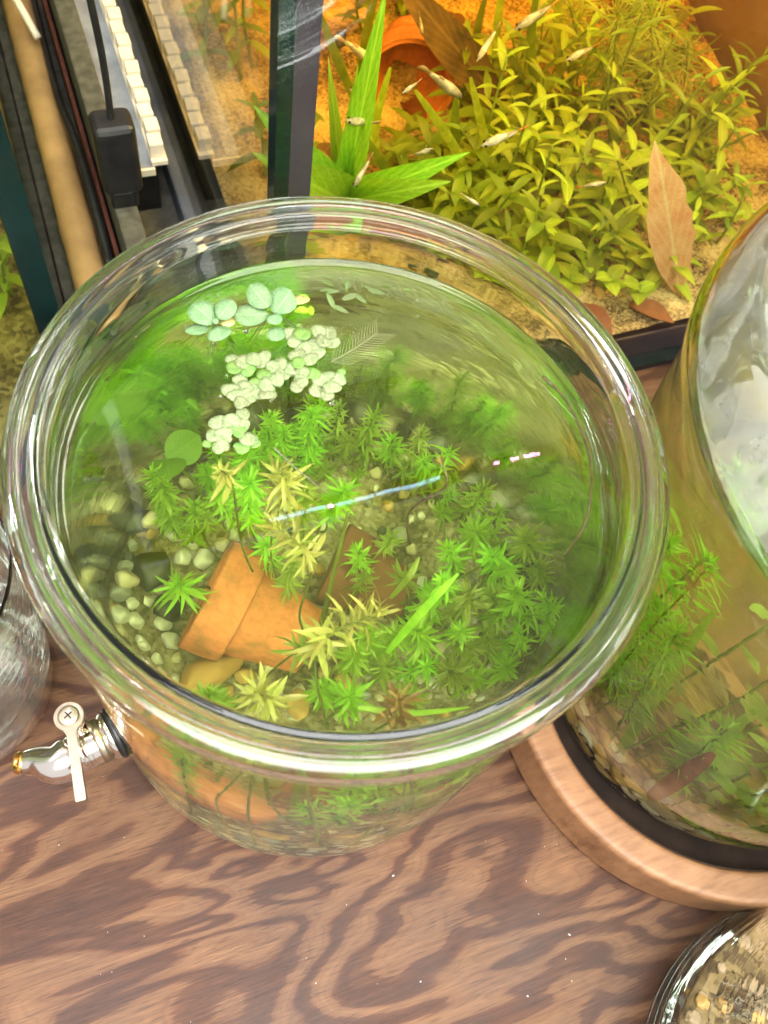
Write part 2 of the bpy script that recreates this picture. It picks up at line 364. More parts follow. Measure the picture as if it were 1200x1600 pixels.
# ------------------------------------------------------------------ setting: table, wall
def grid_mesh(name, x0, x1, y0, y1, nx, ny, zf):
    V = [(x0 + (x1 - x0) * i / nx, y0 + (y1 - y0) * j / ny, zf(x0 + (x1 - x0) * i / nx, y0 + (y1 - y0) * j / ny)) for j in range(ny + 1) for i in range(nx + 1)]
    Fc = [(j * (nx + 1) + i, j * (nx + 1) + i + 1, (j + 1) * (nx + 1) + i + 1, (j + 1) * (nx + 1) + i) for j in range(ny) for i in range(nx)]
    return mesh(name, V, Fc)
t = link('table_top', box('table_top', (-1.0, -0.75, -0.018), (1.3, 0.95, 0.0)), M['plywood']); tag(t, kind='structure')
t = link('back_wall', box('back_wall', (-1.2, 0.955, -0.3), (1.5, 1.0, 1.4)), M['darkwood']); tag(t, kind='structure')

# ------------------------------------------------------------------ leaf shapes
def leaf_mesh(name, L, Wd, curl=0.15, fold=0.25, n=5, pw=0.75, base=0.12):
    V = []; Fc = []
    for i in range(n + 1):
        t = i / n
        w = Wd / 2 * max(0.02, (math.sin(PI * min(1, base + t * (1 - base))) ** pw if t < 1 else 0.02))
        z = L * curl * (t - t * t * 2.0)
        for s in (-1, 0, 1): V.append((L * t, s * w, z + abs(s) * w * fold))
    for i in range(n):
        for s in (0, 1): a = i * 3 + s; Fc.append((a, a + 3, a + 4, a + 1))
    return mesh(name, V, Fc)
WH = [leaf_mesh('whorl_leaf', 1, 0.17, c, 0.3) for c in (0.05, 0.25, 0.5, -0.2)]
RIB = {}
def leaf_copy(me, mat):                       # the same leaf shape wearing another material
    k = (me.name, mat.name)
    if k not in RIB: m2 = me.copy(); m2.materials.clear(); m2.materials.append(mat); RIB[k] = m2
    return RIB[k]
def star_plant(path, label, group, mat, leaf=0.012, gap=0.0055, dens=8, depth=0.6, sep=True, smat=None, fade=1.0, r=0.0007, wide=1.0, rs=None):
    """a stem whose upper part carries whorls of narrow leaves; path runs from root to tip"""
    rn = random.Random(rs if rs is not None else hash(label) % 1000 + int(path[-1][0] * 1e5))
    P = curve_pts(path, 40)
    root = empty('star_leaf_plant', P[0]); tag(root, label, 'water plant', group)
    o = P[0]
    link('stem', tube('stem', [p - o for p in P], [r * (1 - 0.5 * i / len(P)) for i in range(len(P))], 6), smat or M['stem'], root)
    seg = [0.0]
    for a, b in zip(P[:-1], P[1:]): seg.append(seg[-1] + (b - a).length)
    tot = seg[-1]; s = tot - 0.0004; k = 0
    bm_V, bm_F = [], []
    while s > tot * (1 - depth):
        i = max(j for j in range(len(seg)) if seg[j] <= s); i = min(i, len(P) - 2)
        f = (s - seg[i]) / max(1e-9, seg[i + 1] - seg[i]); c = P[i].lerp(P[i + 1], f) - o
        ax = (P[i + 1] - P[i]).normalized(); q = ax.to_track_quat('Z', 'X')
        age = min(1.0, (tot - s) / 0.02)
        el = math.radians(62 - 52 * age ** 0.7)
        n = dens if k else dens - 2
        ph = rn.random() * 6
        for j in range(n):
            if rn.random() < .10: continue
            a = ph + 2 * PI * j / n + rn.uniform(-.35, .35)
            e = el + rn.uniform(-.38, .30)
            d = q @ Vector((math.cos(a) * math.cos(e), math.sin(a) * math.cos(e), math.sin(e)))
            L = leaf * (0.62 + 0.42 * min(1, age * 2.2)) * rn.uniform(.62, 1.25) * (1 if s > tot * 0.5 else fade)
            Mx = Matrix.Translation(c) @ frame(d, ax) @ Matrix.Rotation(rn.uniform(-.7, .7), 4, 'X') @ Matrix.Diagonal((L, L * wide * rn.uniform(.75, 1.15), L, 1))
            me = WH[rn.randrange(4)]
            if sep: link('leaf', leaf_copy(me, mat), None, root, Mx)
            else:
                b0 = len(bm_V); bm_V += [Mx @ v.co for v in me.vertices]; bm_F += [tuple(b0 + x for x in p.vertices) for p in me.polygons]
        s -= gap * (0.35 + 0.75 * age); k += 1
    if bm_V:
        f = link('foliage', mesh('foliage', bm_V, bm_F), mat, root); f['kind'] = 'stuff'
    return root

# ------------------------------------------------------------------ stones
def pebble_mesh(i, sub=3):
    bm = bmesh.new(); bmesh.ops.create_icosphere(bm, subdivisions=sub, radius=1)
    off = Vector((i * 7.3, i * 3.1, i * 5.7))
    for v in bm.verts:
        d = v.co.normalized()
        k = 1 + 0.30 * mnoise.noise(d * 1.1 + off) + 0.12 * mnoise.noise(d * 2.7 + off)
        v.co = Vector((d.x * k, d.y * k * 0.8, d.z * k * 0.66))
    rp = random.Random(i * 31 + 5)
    for q in range(9):
        nn = Vector((rp.gauss(0, 1), rp.gauss(0, 1), rp.gauss(0, .8))).normalized(); hh = rp.uniform(.45, .72)
        for v in bm.verts:
            t = v.co.dot(nn) - hh
            if t > 0: v.co -= nn * t * .92
    me = bpy.data.meshes.new('pebble'); bm.to_mesh(me); bm.free()
    me.polygons.foreach_set('use_smooth', [True] * len(me.polygons)); return me
PM = [pebble_mesh(i) for i in range(8)]
def stone(name, loc, size, mat, label, group=None, rot=None, stretch=(1, 1, 1), cat='pebble', k=None):
    me = leaf_copy(PM[random.randrange(8) if k is None else k], mat)
    o = link(name, me); o.location = loc
    o.rotation_euler = rot or (random.uniform(-.4, .4), random.uniform(-.4, .4), random.uniform(0, 6.3))
    o.scale = (size * stretch[0], size * stretch[1], size * stretch[2])
    tag(o, label, cat, group); return o

# ------------------------------------------------------------------ the big jar
JAR = [(0, .0035), (.06, .003), (.074, .001), (.080, .0), (.088, .002), (.098, .009), (.1055, .021), (.109, .042), (.1095, .08), (.1095, .17), (.1085, .200), (.1055, .222), (.1022, .235), (.1012, .243), (.1010, .2500), (.1020, .2530), (.1050, .2545), (.1085, .2545), (.1100, .2535), (.1104, .2500), (.1105, .2450), (.1112, .2432), (.1124, .2440), (.1129, .2490), (.1127, .2545), (.1112, .2582), (.1082, .2592), (.1073, .2600), (.1064, .2592), (.1020, .2587), (.1006, .2594), (.0993, .2577),
       (.0985, .2530), (.0985, .243), (.0997, .234), (.1032, .2215), (.1062, .199), (.1070, .17), (.1070, .08), (.1065, .046), (.1035, .027), (.0965, .0145), (.086, .0085), (.06, .0075), (0, .007)]
jar = empty('glass_jar'); tag(jar, 'large open clear glass jar of green water and plants with a metal tap', 'glass jar')
link('jar_body', lathe('jar_body', JAR, 128, sub=3), M['glass'], jar)
WP = [(0, .0066), (.06, .0071), (.0863, .0080), (.0973, .0140), (.1043, .0266), (.1073, .046), (.1078, .08), (.1078, .17), (.1070, .1995), (.1040, .222), (.1009, .2325), (.1003, .2362),
      (.0988, .2362), (.0978, .2352), (.0963, .2344), (.093, .2341), (.085, .234), (.05, .234), (0, .234)]
w = link('jar_water', lathe('jar_water', WP, 128, sub=3), M['water']); tag(w, kind='structure')

# tap: a part of the jar (tap > collar, barrel, lever, screw, nozzle)
Z_TAP = 0.078
wp = atz(180, 1145, Z_TAP); az = math.atan2(wp.y, wp.x)
rd = Vector((math.cos(az), math.sin(az), 0))
B0 = rd * 0.1095 + Vector((0, 0, Z_TAP))
end = atz(40, 1192, Z_TAP - 0.006)
hubp = atz(108, 1120, Z_TAP + 0.017)
levd = (atz(127, 1252, Z_TAP + 0.017) - hubp); LL = levd.length; levd.normalize()
tap = link('tap', tube('tap', [B0 + rd * s for s in (0.004, 0.006, 0.014, 0.022)], [.0088, .0095, .0095, .0092], 28), M['chrome'], jar)
link('collar', tube('collar', [B0 + rd * s for s in (-.0005, .0003, .0018, .0026)], [.0125, .0130, .0130, .0115], 32), M['rubber'], tap)
link('flange', tube('flange', [B0 + rd * s for s in (.0027, .0036, .0062)], [.0120, .0122, .0108], 32), M['chrome'], tap)
link('nut', tube('nut', [B0 + rd * s for s in (.0064, .0066, .0104, .0106)], [.0112, .0120, .0120, .0112], 6), M['nickel'], tap)
for s_ in (.0135, .0155, .0175): link('thread', tube('thread', [B0 + rd * s for s in (s_, s_ + .0004, s_ + .0008)], [.0094, .0099, .0094], 28), M['chrome'], tap)
p1 = B0 + rd * 0.0215
nd = (end - p1)
link('nozzle', tube('nozzle', curve_pts([p1, p1 + rd * .008, p1 + nd * .6 + rd * .002, end], 14), [.0092, .0098, .0098, .0096, .0092, .0088, .0082, .0078, .0072, .0068, .0064, .006, .0058, .0056, .0055][:len(curve_pts([p1, p1, p1, end], 14))], 28), M['chrome'], tap)
fd = (nd.normalized() * 0.7 + Vector((0, 0, 0.6))).normalized()
ring = [(.0022, 0), (.0048, .0), (.0052, .0012), (.0045, .0024), (.0034, .0026), (.0024, .0016), (.0022, .0)]
o = link('nozzle_ring', lathe('nozzle_ring', ring, 28, sub=2), M['brass'], tap, Matrix.Translation(end + fd * .0022) @ fd.to_track_quat('Z', 'X').to_matrix().to_4x4())
o = link('nozzle_hole', lathe('nozzle_hole', [(0, 0), (.0022, 0), (.0022, .001), (0, .001)], 16, sub=1), M['rubber'], tap, Matrix.Translation(end + fd * .0018) @ fd.to_track_quat('Z', 'X').to_matrix().to_4x4())
post = hubp - Vector((0, 0, .004))
link('valve_post', tube('valve_post', [Vector((hubp.x, hubp.y, Z_TAP)), post], [.0055, .0055], 20), M['chrome'], tap)
# lever: disc with a bar that runs out towards the viewer and narrows
def lever_mesh():
    bm = bmesh.new(); side = Vector((0, 0, 1)).cross(levd); pts = []
    for k in range(29):
        a = math.radians(28 + k * (304 / 28)); pts.append(hubp + (levd * math.cos(a) + side * math.sin(a)) * .0066)
    w1, w2 = .0021, .0023
    pts = [hubp + levd * .0085 + side * w1] + pts + [hubp + levd * .0085 - side * w1, hubp + levd * LL - side * w2, hubp + levd * LL + side * w2]
    lo = [bm.verts.new(p - Vector((0, 0, .0036))) for p in pts]; hi = [bm.verts.new(p + Vector((0, 0, .0014))) for p in pts]
    bm.faces.new(hi); bm.faces.new(list(reversed(lo)))
    n = len(pts)
    for i in range(n): j = (i + 1) % n; bm.faces.new((lo[i], lo[j], hi[j], hi[i]))
    bmesh.ops.recalc_face_normals(bm, faces=bm.faces)
    bmesh.ops.bevel(bm, geom=[e for e in bm.edges if len(e.link_faces) == 2 and e.calc_face_angle(0) > 1.0], offset=.0004, segments=2, affect='EDGES')
    me = bpy.data.meshes.new('lever'); bm.to_mesh(me); bm.free(); return me
link('lever', lever_mesh(), M['nickel'], tap)
link('screw', lathe('screw', [(0, .0), (.0044, .0), (.0046, .0008), (.0040, .0014), (.0, .0017)], 28, sub=2), M['nickel'], tap, Matrix.Translation(hubp + Vector((0, 0, .0014))))
ct = hubp + Vector((0, 0, .0029))
for a in (0.5, 0.5 + PI / 2):
    link('screw_slot', box('screw_slot', (-.0021, -.00032, -.0003), (.0021, .00032, .0003)), M['rubber'], tap, Matrix.Translation(ct + Vector((0, 0, a * .00002))) @ Matrix.Rotation(a, 4, 'Z'))

# gravel bed
def bed_z(x, y): return 0.030 + 0.006 * mnoise.noise(Vector((x * 22, y * 22, 1))) + 0.003 * mnoise.noise(Vector((x * 60, y * 60, 4))) + 0.02 * (y + 0.02) * 0.5
def bed(name, R, zf, zbot, n=72, rings=26, cx=0, cy_=0):
    V = [(cx, cy_, zf(cx, cy_))]; Fc = []
    for k in range(1, rings + 1):
        for j in range(n):
            a = 2 * PI * j / n; r = R * k / rings; V.append((cx + r * math.cos(a), cy_ + r * math.sin(a), zf(cx + r * math.cos(a), cy_ + r * math.sin(a))))
    for j in range(n): Fc.append((0, 1 + j, 1 + (j + 1) % n))
    for k in range(rings - 1):
        for j in range(n): a = 1 + k * n + j; b = 1 + k * n + (j + 1) % n; Fc.append((a, a + n, b + n, b))
    b0 = len(V); R2 = R * 0.97
    for zz, rr in ((zbot + .0155, R * .985), (zbot + .0055, R2 * .95), (zbot, R2 * .84)):
        V += [(cx + rr * math.cos(2 * PI * j / n), cy_ + rr * math.sin(2 * PI * j / n), zz) for j in range(n)]
    last = 1 + (rings - 1) * n
    for q, s in ((last, b0), (b0, b0 + n), (b0 + n, b0 + 2 * n)):
        for j in range(n): k = (j + 1) % n; Fc.append((q + j, s + j, s + k, q + k))
    Fc.append(tuple(b0 + 2 * n + j for j in reversed(range(n))))
    return mesh(name, V, Fc)
g = link('gravel_bed', bed('gravel_bed', 0.1060, bed_z, 0.0095), M['sand']); tag(g, kind='stuff')
GP = 'pale gravel pebbles on the floor of the big jar'
placed = []
def drop(x, y, s, mat, label, group, zoff=0.25, **k):
    placed.append((x, y, s)); return stone('pebble', (x, y, bed_z(x, y) + s * zoff), s, mat, label, group, **k)
# stones that stand out, by where they show through the water
for u, v, s, m, lab in [(240, 890, .0145, 5, 'large dark flat stone on the gravel left of the clay pot'), (265, 950, .011, 5, 'dark greenish stone nearest the clay pot rim in the big jar'),
                        (215, 815, .011, 5, 'small dark stone by the left glass wall of the big jar')]:
    p = wat(u, v, .036); drop(p.x, p.y, s, PEB[m], lab, 'dark stones in the big jar', cat='stone')
p = wat(330, 1050, .036); stone('stone', (p.x, p.y, .040), .0145, mat_plain('orange_stone', (0.50, 0.27, 0.08), .7, var=.2, scale=50, bmp=.1), 'rounded orange brown stone lying beneath the clay pot', None, (0, 0, .3), (1.35, .8, .7), 'stone', 2)
p = wat(470, 1100, .036); stone('stone', (p.x, p.y, .040), .010, PEB[2], 'yellow ochre stone in front of the clay pot by the glass', None, (0, 0, 1.3), (1.1, .9, .8), 'stone', 4)
for u, v, s, m in [(275, 830, .0085, 0), (300, 840, .006, 0), (285, 865, .0065, 0), (320, 870, .0075, 0), (210, 970, .006, 0), (255, 970, .006, 0), (265, 1000, .006, 0), (230, 935, .0045, 0), (205, 940, .0045, 0), (305, 985, .006, 0), (245, 915, .004, 0),
                   (210, 815, .007, 2), (235, 825, .006, 2), (260, 770, .008, 2), (285, 780, .006, 3), (220, 1010, .005, 0), (240, 1030, .005, 0), (270, 1065, .0065, 0), (345, 845, .0055, 1), (370, 830, .005, 0), (215, 850, .006, 3), (190, 780, .007, 4), (180, 860, .006, 1),
                   (330, 905, .005, 3), (360, 870, .005, 1), (195, 900, .005, 1), (215, 1000, .004, 0), (300, 1050, .005, 4)]:
    p = wat(u, v, .038)
    if math.hypot(p.x, p.y) < .097: drop(p.x, p.y, s, PEB[m], 'pale pebble on the gravel at the left side of the big jar', GP)
tries = 0
GRAVEL = ([], [])
def add_gravel(buf, loc, s):
    me = PM[random.randrange(8)]; b = len(buf[0]); Mx = Matrix.Translation(loc) @ Matrix.Rotation(random.uniform(0, 6), 4, 'Z') @ Matrix.Scale(s, 4)
    buf[0].extend(Mx @ v.co for v in me.vertices); buf[1].extend(tuple(b + x for x in p.vertices) for p in me.polygons)
for k in range(64):
    a = math.radians(-10 + k * 3.9) + random.uniform(-.03, .03); s_ = random.uniform(.0042, .0078); r_ = .1052 - s_
    x, y = r_ * math.cos(a), r_ * math.sin(a); placed.append((x, y, s_)); stone('pebble', (x, y, bed_z(x, y) + s_ * random.uniform(.35, .9)), s_, PEB[random.choice([0, 1, 1, 2, 3, 4, 4, 5])], 'gravel pebble resting against the far wall of the big jar', 'gravel along the wall of the big jar')
while len(placed) < 300 and tries < 4000:
    tries += 1
    a = random.uniform(0, 2 * PI); r = .098 * math.sqrt(random.random()); s = random.uniform(.0028, .0062)
    x, y = r * math.cos(a), r * math.sin(a)
    if any((x - q[0]) ** 2 + (y - q[1]) ** 2 < ((s + q[2]) * .72) ** 2 for q in placed): continue
    if len(placed) > 185: placed.append((x, y, s)); add_gravel(GRAVEL, (x, y, bed_z(x, y) + s * .2), s * .85); continue
    drop(x, y, s, PEB[random.choice([0, 0, 0, 1, 1, 2, 3, 4, 4, 5])], 'small gravel pebble among many on the floor of the big jar', 'loose gravel of the big jar')

o = link('fine_gravel', mesh('fine_gravel', *GRAVEL), PEB[1]); tag(o, kind='stuff')
# clay pots in the jar
def pot_profile(k=1.0):
    return [(0, .0), (.0135, .0), (.0150, .0012), (.0205, .0305), (.0206, .031), (.0242, .0315), (.0248, .0325), (.0256, .0465), (.0250, .0475), (.0230, .0475), (.0224, .0465), (.0205, .034), (.0130, .0045), (0, .004)]
def pot(name, mouth, foot, scale, mat, label, parts=True):
    d = (Vector(mouth) - Vector(foot)).normalized()
    root = empty(name, foot); root.rotation_euler = d.to_track_quat('Z', 'Y').to_euler(); root.scale = (scale,) * 3
    tag(root, label, 'flower pot')
    P = pot_profile()
    body = P[:4] + [(.0203, .0312), (.0190, .0312), (.0126, .0045), (0, .004)]
    rim = [(.0192, .0310), (.0238, .0310), (.0246, .0318), (.0256, .0465), (.0250, .0476), (.0232, .0476), (.0224, .0465), (.0194, .0322), (.0192, .0310)]
    link('pot_wall', lathe('pot_wall', body, 56, sub=2), mat, root); link('pot_rim', lathe('pot_rim', rim, 56, sub=2), mat, root)
    return root
pm = wat(338, 938, .058); pf = wat(490, 1006, .052)
d = (pf - pm); pf = pm + d.normalized() * .0475
pot('clay_pot', (pm.x, pm.y, .063), (pf.x, pf.y, .053), 1.12, M['terracotta'], 'orange terracotta pot lying on its side on the gravel of the big jar')
pm = wat(470, 900, .05); pf = wat(570, 945, .046)
d = (pf - pm); pf = pm + d.normalized() * .0475
pot('clay_pot', (pm.x + .012, pm.y + .006, .052), (pf.x + .012, pf.y + .006, .047), 0.86, M['darkclay'], 'dark brown clay pot behind the orange pot')

# stem plants in the jar
def P3(u, v, z): return wat(u, v, z)
def up_path(u, v, z, du=0, dv=0, root=None):
    tip = wat(u, v, z); a = wat(u + du, v + dv, z - .02)
    b = root if root else Vector((a.x * .9 + random.uniform(-.012, .012), a.y * .9 + random.uniform(-.012, .012), .034))
    r = math.hypot(b.x, b.y)
    if r > .088: b = Vector((b.x * .088 / r, b.y * .088 / r, b.z))
    mid = a.lerp(b, .5) + Vector((random.uniform(-.008, .008), random.uniform(-.008, .008), 0))
    return [b, mid, a, tip]
GN = 'leafy stems reaching the surface of the big jar'
star_plant(up_path(425, 818, .229, 62, 62), 'yellow green star tip behind the clay pot rim below the floating ferns', GN, M['tip'], .0105, .0050, 9, .13, rs=1, wide=1.0)
star_plant(up_path(592, 958, .229, -95, 52), 'long pale yellow green shoot lying under the surface right of the pot', GN, M['tip'], .0105, .0042, 9, .17, rs=2, wide=1.05)
star_plant(up_path(400, 1082, .218, 22, 18), 'pale green bushy tip in front of the pot by the near glass', GN, M['tip'], .0105, .0060, 9, .11, rs=3, wide=1.1)
star_plant(up_path(345, 735, .229, 18, 25), 'yellowish drooping star tip just under the lower fern patch', GN, M['tip'], .0100, .0065, 8, .08, rs=4, wide=1.0)
star_plant(up_path(435, 735, .216, 10, 30), 'olive green leafy shoot right of the lower fern patch', GN, M['tip'], .0100, .0065, 8, .15, rs=5)
star_plant(up_path(622, 1092, .214, 3, 18), 'small brownish star tip by the near glass wall', GN, M['brownleaf'], .009, .006, 6, .10, rs=6, wide=1.3)
star_plant(up_path(604, 1122, .216, 20, 8), 'tiny tan sprig at the waterline of the near glass', GN, M['brownleaf'], .008, .007, 5, .08, rs=7, wide=1.3)
star_plant([P3(640, 850, .12), P3(640, 800, .2), P3(696, 760, .227), P3(690, 725, .231)], 'single brown star tip on a curved dark stem in open water', GN, M['brownleaf'], .0085, .02, 7, .06, rs=8, smat=M['brownstem'], wide=1.3)
star_plant(up_path(278, 912, .115, 12, 10), 'bright green star tip above the dark stones at the left', GN, M['green'], .0115, .0060, 9, .22, rs=9, wide=1.0)
star_plant(up_path(470, 1010, .20, -10, 10), 'olive shoot end beside the foot of the clay pot', GN, M['deep'], .0095, .007, 6, .10, rs=10)
GM = 'bright green star leaved stems in the middle of the big jar'
mid = [(730, 925, .15), (805, 918, .145), (850, 935, .13), (700, 1045, .13), (650, 985, .14), (765, 868, .13), (818, 842, .12), (885, 825, .12), (700, 855, .12), (612, 842, .12), (560, 862, .11), (540, 765, .12), (480, 765, .13), (350, 765, .13), (390, 755, .15), (330, 790, .10), (555, 1015, .16), (575, 985, .15), (760, 985, .11), (740, 1055, .12), (680, 930, .13), (630, 905, .12), (860, 985, .10), (795, 1040, .09), (600, 1040, .13), (330, 1085, .20), (720, 985, .14), (770, 930, .12), (690, 905, .15), (665, 1040, .12), (840, 880, .12), (780, 890, .13), (620, 990, .14), (720, 1010, .12), (810, 985, .11), (745, 830, .11), (570, 900, .10), (500, 1075, .13), (545, 1090, .14), (640, 1085, .13), (520, 795, .10), (420, 850, .12), (460, 880, .14)]
for i, (u, v, z) in enumerate(mid):
    star_plant(up_path(u, v, z, random.randint(-14, 14), random.randint(0, 26)), 'bright green star leaved stem below the surface in the big jar', GM, M['green'] if i % 3 else M['deep'], random.uniform(.0070, .0105), .0060, 9, random.uniform(.3, .6), sep=False, rs=20 + i, wide=1.0)
GF = 'olive stems deep at the back of the big jar'
for i, (u, v, z) in enumerate([(622, 690, .09), (545, 690, .09), (640, 640, .08), (705, 610, .07), (590, 620, .08), (780, 760, .08), (740, 660, .08), (680, 560, .09), (800, 690, .08), (560, 580, .08), (690, 800, .08), (620, 545, .1), (760, 600, .09), (500, 730, .08), (850, 780, .09), (600, 500, .09), (700, 500, .1), (840, 640, .1), (660, 720, .11), (720, 700, .10), (830, 720, .12), (870, 700, .13), (640, 480, .13), (760, 520, .13), (820, 590, .13), (540, 520, .13), (500, 560, .13), (580, 660, .07), (760, 810, .09), (850, 830, .10), (880, 760, .13), (690, 650, .07), (520, 640, .07), (900, 870, .12), (830, 930, .10), (560, 740, .06)]):
    q = up_path(u, v, z * .8, random.randint(-14, 14), random.randint(0, 20))
    for p in q:
        r = math.hypot(p.x, p.y)
        if r > .09: p.x *= .09 / r; p.y *= .09 / r
    star_plant(q, 'olive star leaved stem low at the back of the big jar', GF, M['deep'] if i % 2 else M['green'], .0080, .0085, 8, .6, sep=False, rs=60 + i)
# round leaves at the back left, drawn for a soft green patch
def tuft_mesh(n, R, L, flat=.6, seed=0, w=.10):
    rn = random.Random(seed); V = []; Fc = []
    for i in range(n):
        d = Vector((rn.gauss(0, 1), rn.gauss(0, 1), abs(rn.gauss(0, 1)))).normalized()
        c = d * R * rn.uniform(.45, 1); c.z *= flat
        d2 = (d + Vector((rn.uniform(-.6, .6), rn.uniform(-.6, .6), rn.uniform(-.2, .8)))).normalized()
        Mx = Matrix.Translation(c) @ frame(d2, Vector((rn.random() - .5, rn.random() - .5, 1))) @ Matrix.Scale(L * rn.uniform(.7, 1.3), 4)
        b = len(V); me = WH[rn.randrange(4)]
        V += [Mx @ v.co for v in me.vertices]; Fc += [tuple(b + x for x in p.vertices) for p in me.polygons]
    return mesh('tuft', V, Fc)
q_ = wat(185, 610, .150); k_ = .093 / math.hypot(q_.x, q_.y); lc = Vector((q_.x * k_, q_.y * k_, .105))
bl = empty('broad_leaf_plant', (lc.x * .8, lc.y * .8, .036)); tag(bl, 'smooth round pale green leaves close to the far left wall of the big jar', 'water plant')
LFR = leaf_mesh('round_leaf', 1, .95, .15, .12, 9, .6, .02)
M['roundleaf'] = mat_leaf('round_leaf', (0.15, 0.36, 0.015), (0.27, 0.50, 0.035), 0.5, 0.45, 40, .1, .12)
st_ = curve_pts([Vector((0, 0, 0)), (lc - bl.location) * .5 + Vector((.006, .004, 0)), lc - bl.location], 14)
link('stem', tube('stem', st_, .0009, 6), M['stem'], bl)
tg = Vector((-lc.y, lc.x, 0)).normalized()
for dx, dz, L_, f_ in [(.3, .8, .018, .5), (-.75, .35, .019, .3), (-.7, -.5, .013, .4)]:
    link('leaf', leaf_copy(LFR, M['roundleaf']), None, bl, Matrix.Translation(lc - bl.location) @ frame(tg * dx + Vector((0, 0, dz)) - lc.normalized() * f_, (CAM - lc).normalized()) @ Matrix.Scale(L_, 4))
rn = random.Random(12)
for i in range(20):  # stems added to tint this wall with a green glow
    a_ = math.radians(rn.uniform(78, 138)); r_ = rn.uniform(.074, .095); b = Vector((r_ * math.cos(a_), r_ * math.sin(a_), .034)); t_ = b + Vector((rn.uniform(-.006, .006), rn.uniform(-.006, .004), rn.uniform(.03, .085)))
    k_ = min(1, .096 / math.hypot(t_.x, t_.y)); t_.x *= k_; t_.y *= k_
    star_plant([b, b.lerp(t_, .5), t_], 'fine green stem added for the green glow at the far left wall', 'fine green stems along the far left wall of the big jar', M['green'], .0075, .0055, 9, .85, sep=False, rs=150 + i)
# loose blades and stems
def blade(name, pts, w, mat, label, cat='blade', group=None, parent=None):
    P = curve_pts(pts, 18); V = []; Fc = []
    o0 = P[0]
    for i, p in enumerate(P):
        t = (P[min(i + 1, len(P) - 1)] - P[max(i - 1, 0)]).normalized(); s = t.cross((CAM - p).normalized()).normalized()
        k = i / (len(P) - 1); ww = w / 2 * max(.06, math.sin(PI * min(.97, .12 + .86 * k)) ** .6)
        nrm = s.cross(t)
        V += [p - o0 - s * ww, p - o0 + nrm * ww * .35, p - o0 + s * ww]
    for i in range(len(P) - 1):
        for s in (0, 1): a = i * 3 + s; Fc.append((a, a + 1, a + 4, a + 3))
    o = link(name, mesh(name, V, Fc), mat, parent)
    if parent is None: o.location = o0; tag(o, label, cat, group)
    return o
def strand(name, pts, r, mat, label, cat='stem', n=30):
    P = curve_pts(pts, n); o = link(name, tube(name, [p - P[0] for p in P], [r * (1 - .5 * i / len(P)) for i in range(len(P))], 7), mat)
    o.location = P[0]; tag(o, label, cat); return o
blade('grass_blade', [P3(605, 1020, .14), P3(660, 955, .17), P3(716, 896, .185)], .0034, M['green'], 'straight bright green blade slanting through the plants right of the pot')
blade('grass_blade', [P3(560, 1105, .2), P3(640, 1115, .2), P3(735, 1108, .19)], .0022, M['green'], 'thin green blade lying along the near glass wall')
blade('grass_blade', [P3(610, 935, .13), P3(640, 900, .15), P3(655, 870, .15)], .0028, M['deep'], 'short olive blade beside the long green blade')
strand('fine_stem', [P3(428, 700, .2325), P3(470, 738, .231), P3(512, 772, .23)], .00035, M['root'], 'hair thin pale stem slanting below the lower fern patch')
strand('brown_stem', [P3(848, 588, .231), P3(885, 625, .231), P3(915, 690, .230), P3(925, 745, .229), P3(915, 815, .226), P3(882, 868, .215)], .0008, M['brownstem'], 'dark brown curved stem hugging the right glass wall')
strand('plant_stem', [P3(500, 990, .06), P3(520, 900, .11), P3(545, 800, .15)], .0016, M['stem'], 'thick olive stem standing beside the dark pot')

# floating plants
def pad_mesh(name, a, b, cup=.12, n=14, notch=0.0, wedge=-.08):
    V = [(0, 0, 0)]; Fc = []
    for k, f in enumerate((.5, 1.0)):
        for j in range(n):
            t = 2 * PI * j / n; r = 1 - notch * math.exp(-((t - PI) / .35) ** 2)
            rr2 = r * (1 + .07 * math.sin(2 * t + a * 7e3) + .05 * math.sin(3 * t + b * 9e3)); x, y = a * f * rr2 * math.cos(t), b * f * rr2 * math.sin(t) * (1 + wedge * math.cos(t))
            V.append((x, y, cup * (x * x + y * y) / max(a, b) - abs(y) * .06 + .05 * a * math.sin(2 * t + a * 9e3) * f))
    for j in range(n):
        k = (j + 1) % n; Fc.append((0, 1 + j, 1 + k)); Fc.append((1 + j, 1 + n + j, 1 + n + k, 1 + k))
    m = len(V); V += [(x, y, z - .00012) for x, y, z in V]; Fc += [tuple(m + q for q in reversed(f)) for f in Fc]      # a thin leaf, two skins and an edge
    Fc += [(1 + n + (j + 1) % n, 1 + n + j, m + 1 + n + j, m + 1 + n + (j + 1) % n) for j in range(n)]
    return mesh(name, V, Fc)
def px_dir(u, v, ang, z=ZW):                     # table direction that shows at this angle in the photograph
    p = atz(u, v, z); q = atz(u + 10 * math.cos(ang), v + 10 * math.sin(ang), z); return math.atan2((q - p).y, (q - p).x)
PXM = (atz(420, 560, ZW) - atz(421, 560, ZW)).length
def pad(u, v, a_px, b_px, ang, mat, parent, o, z=.0016, tilt=0.1, name='leaf', notch=.0, wedge=-.08, pitch=None):
    p = atz(u, v, ZW + z)
    Mx = Matrix.Translation(p - o) @ Matrix.Rotation(px_dir(u, v, math.radians(ang)), 4, 'Z') @ Matrix.Rotation(random.uniform(-tilt, tilt), 4, 'X') @ Matrix.Rotation(random.uniform(-tilt, tilt) if pitch is None else pitch, 4, 'Y')
    return link(name, pad_mesh(name, a_px * PXM / 2, b_px * PXM / 2 * 1.15, .05, 16, notch, wedge), mat, parent, Mx)
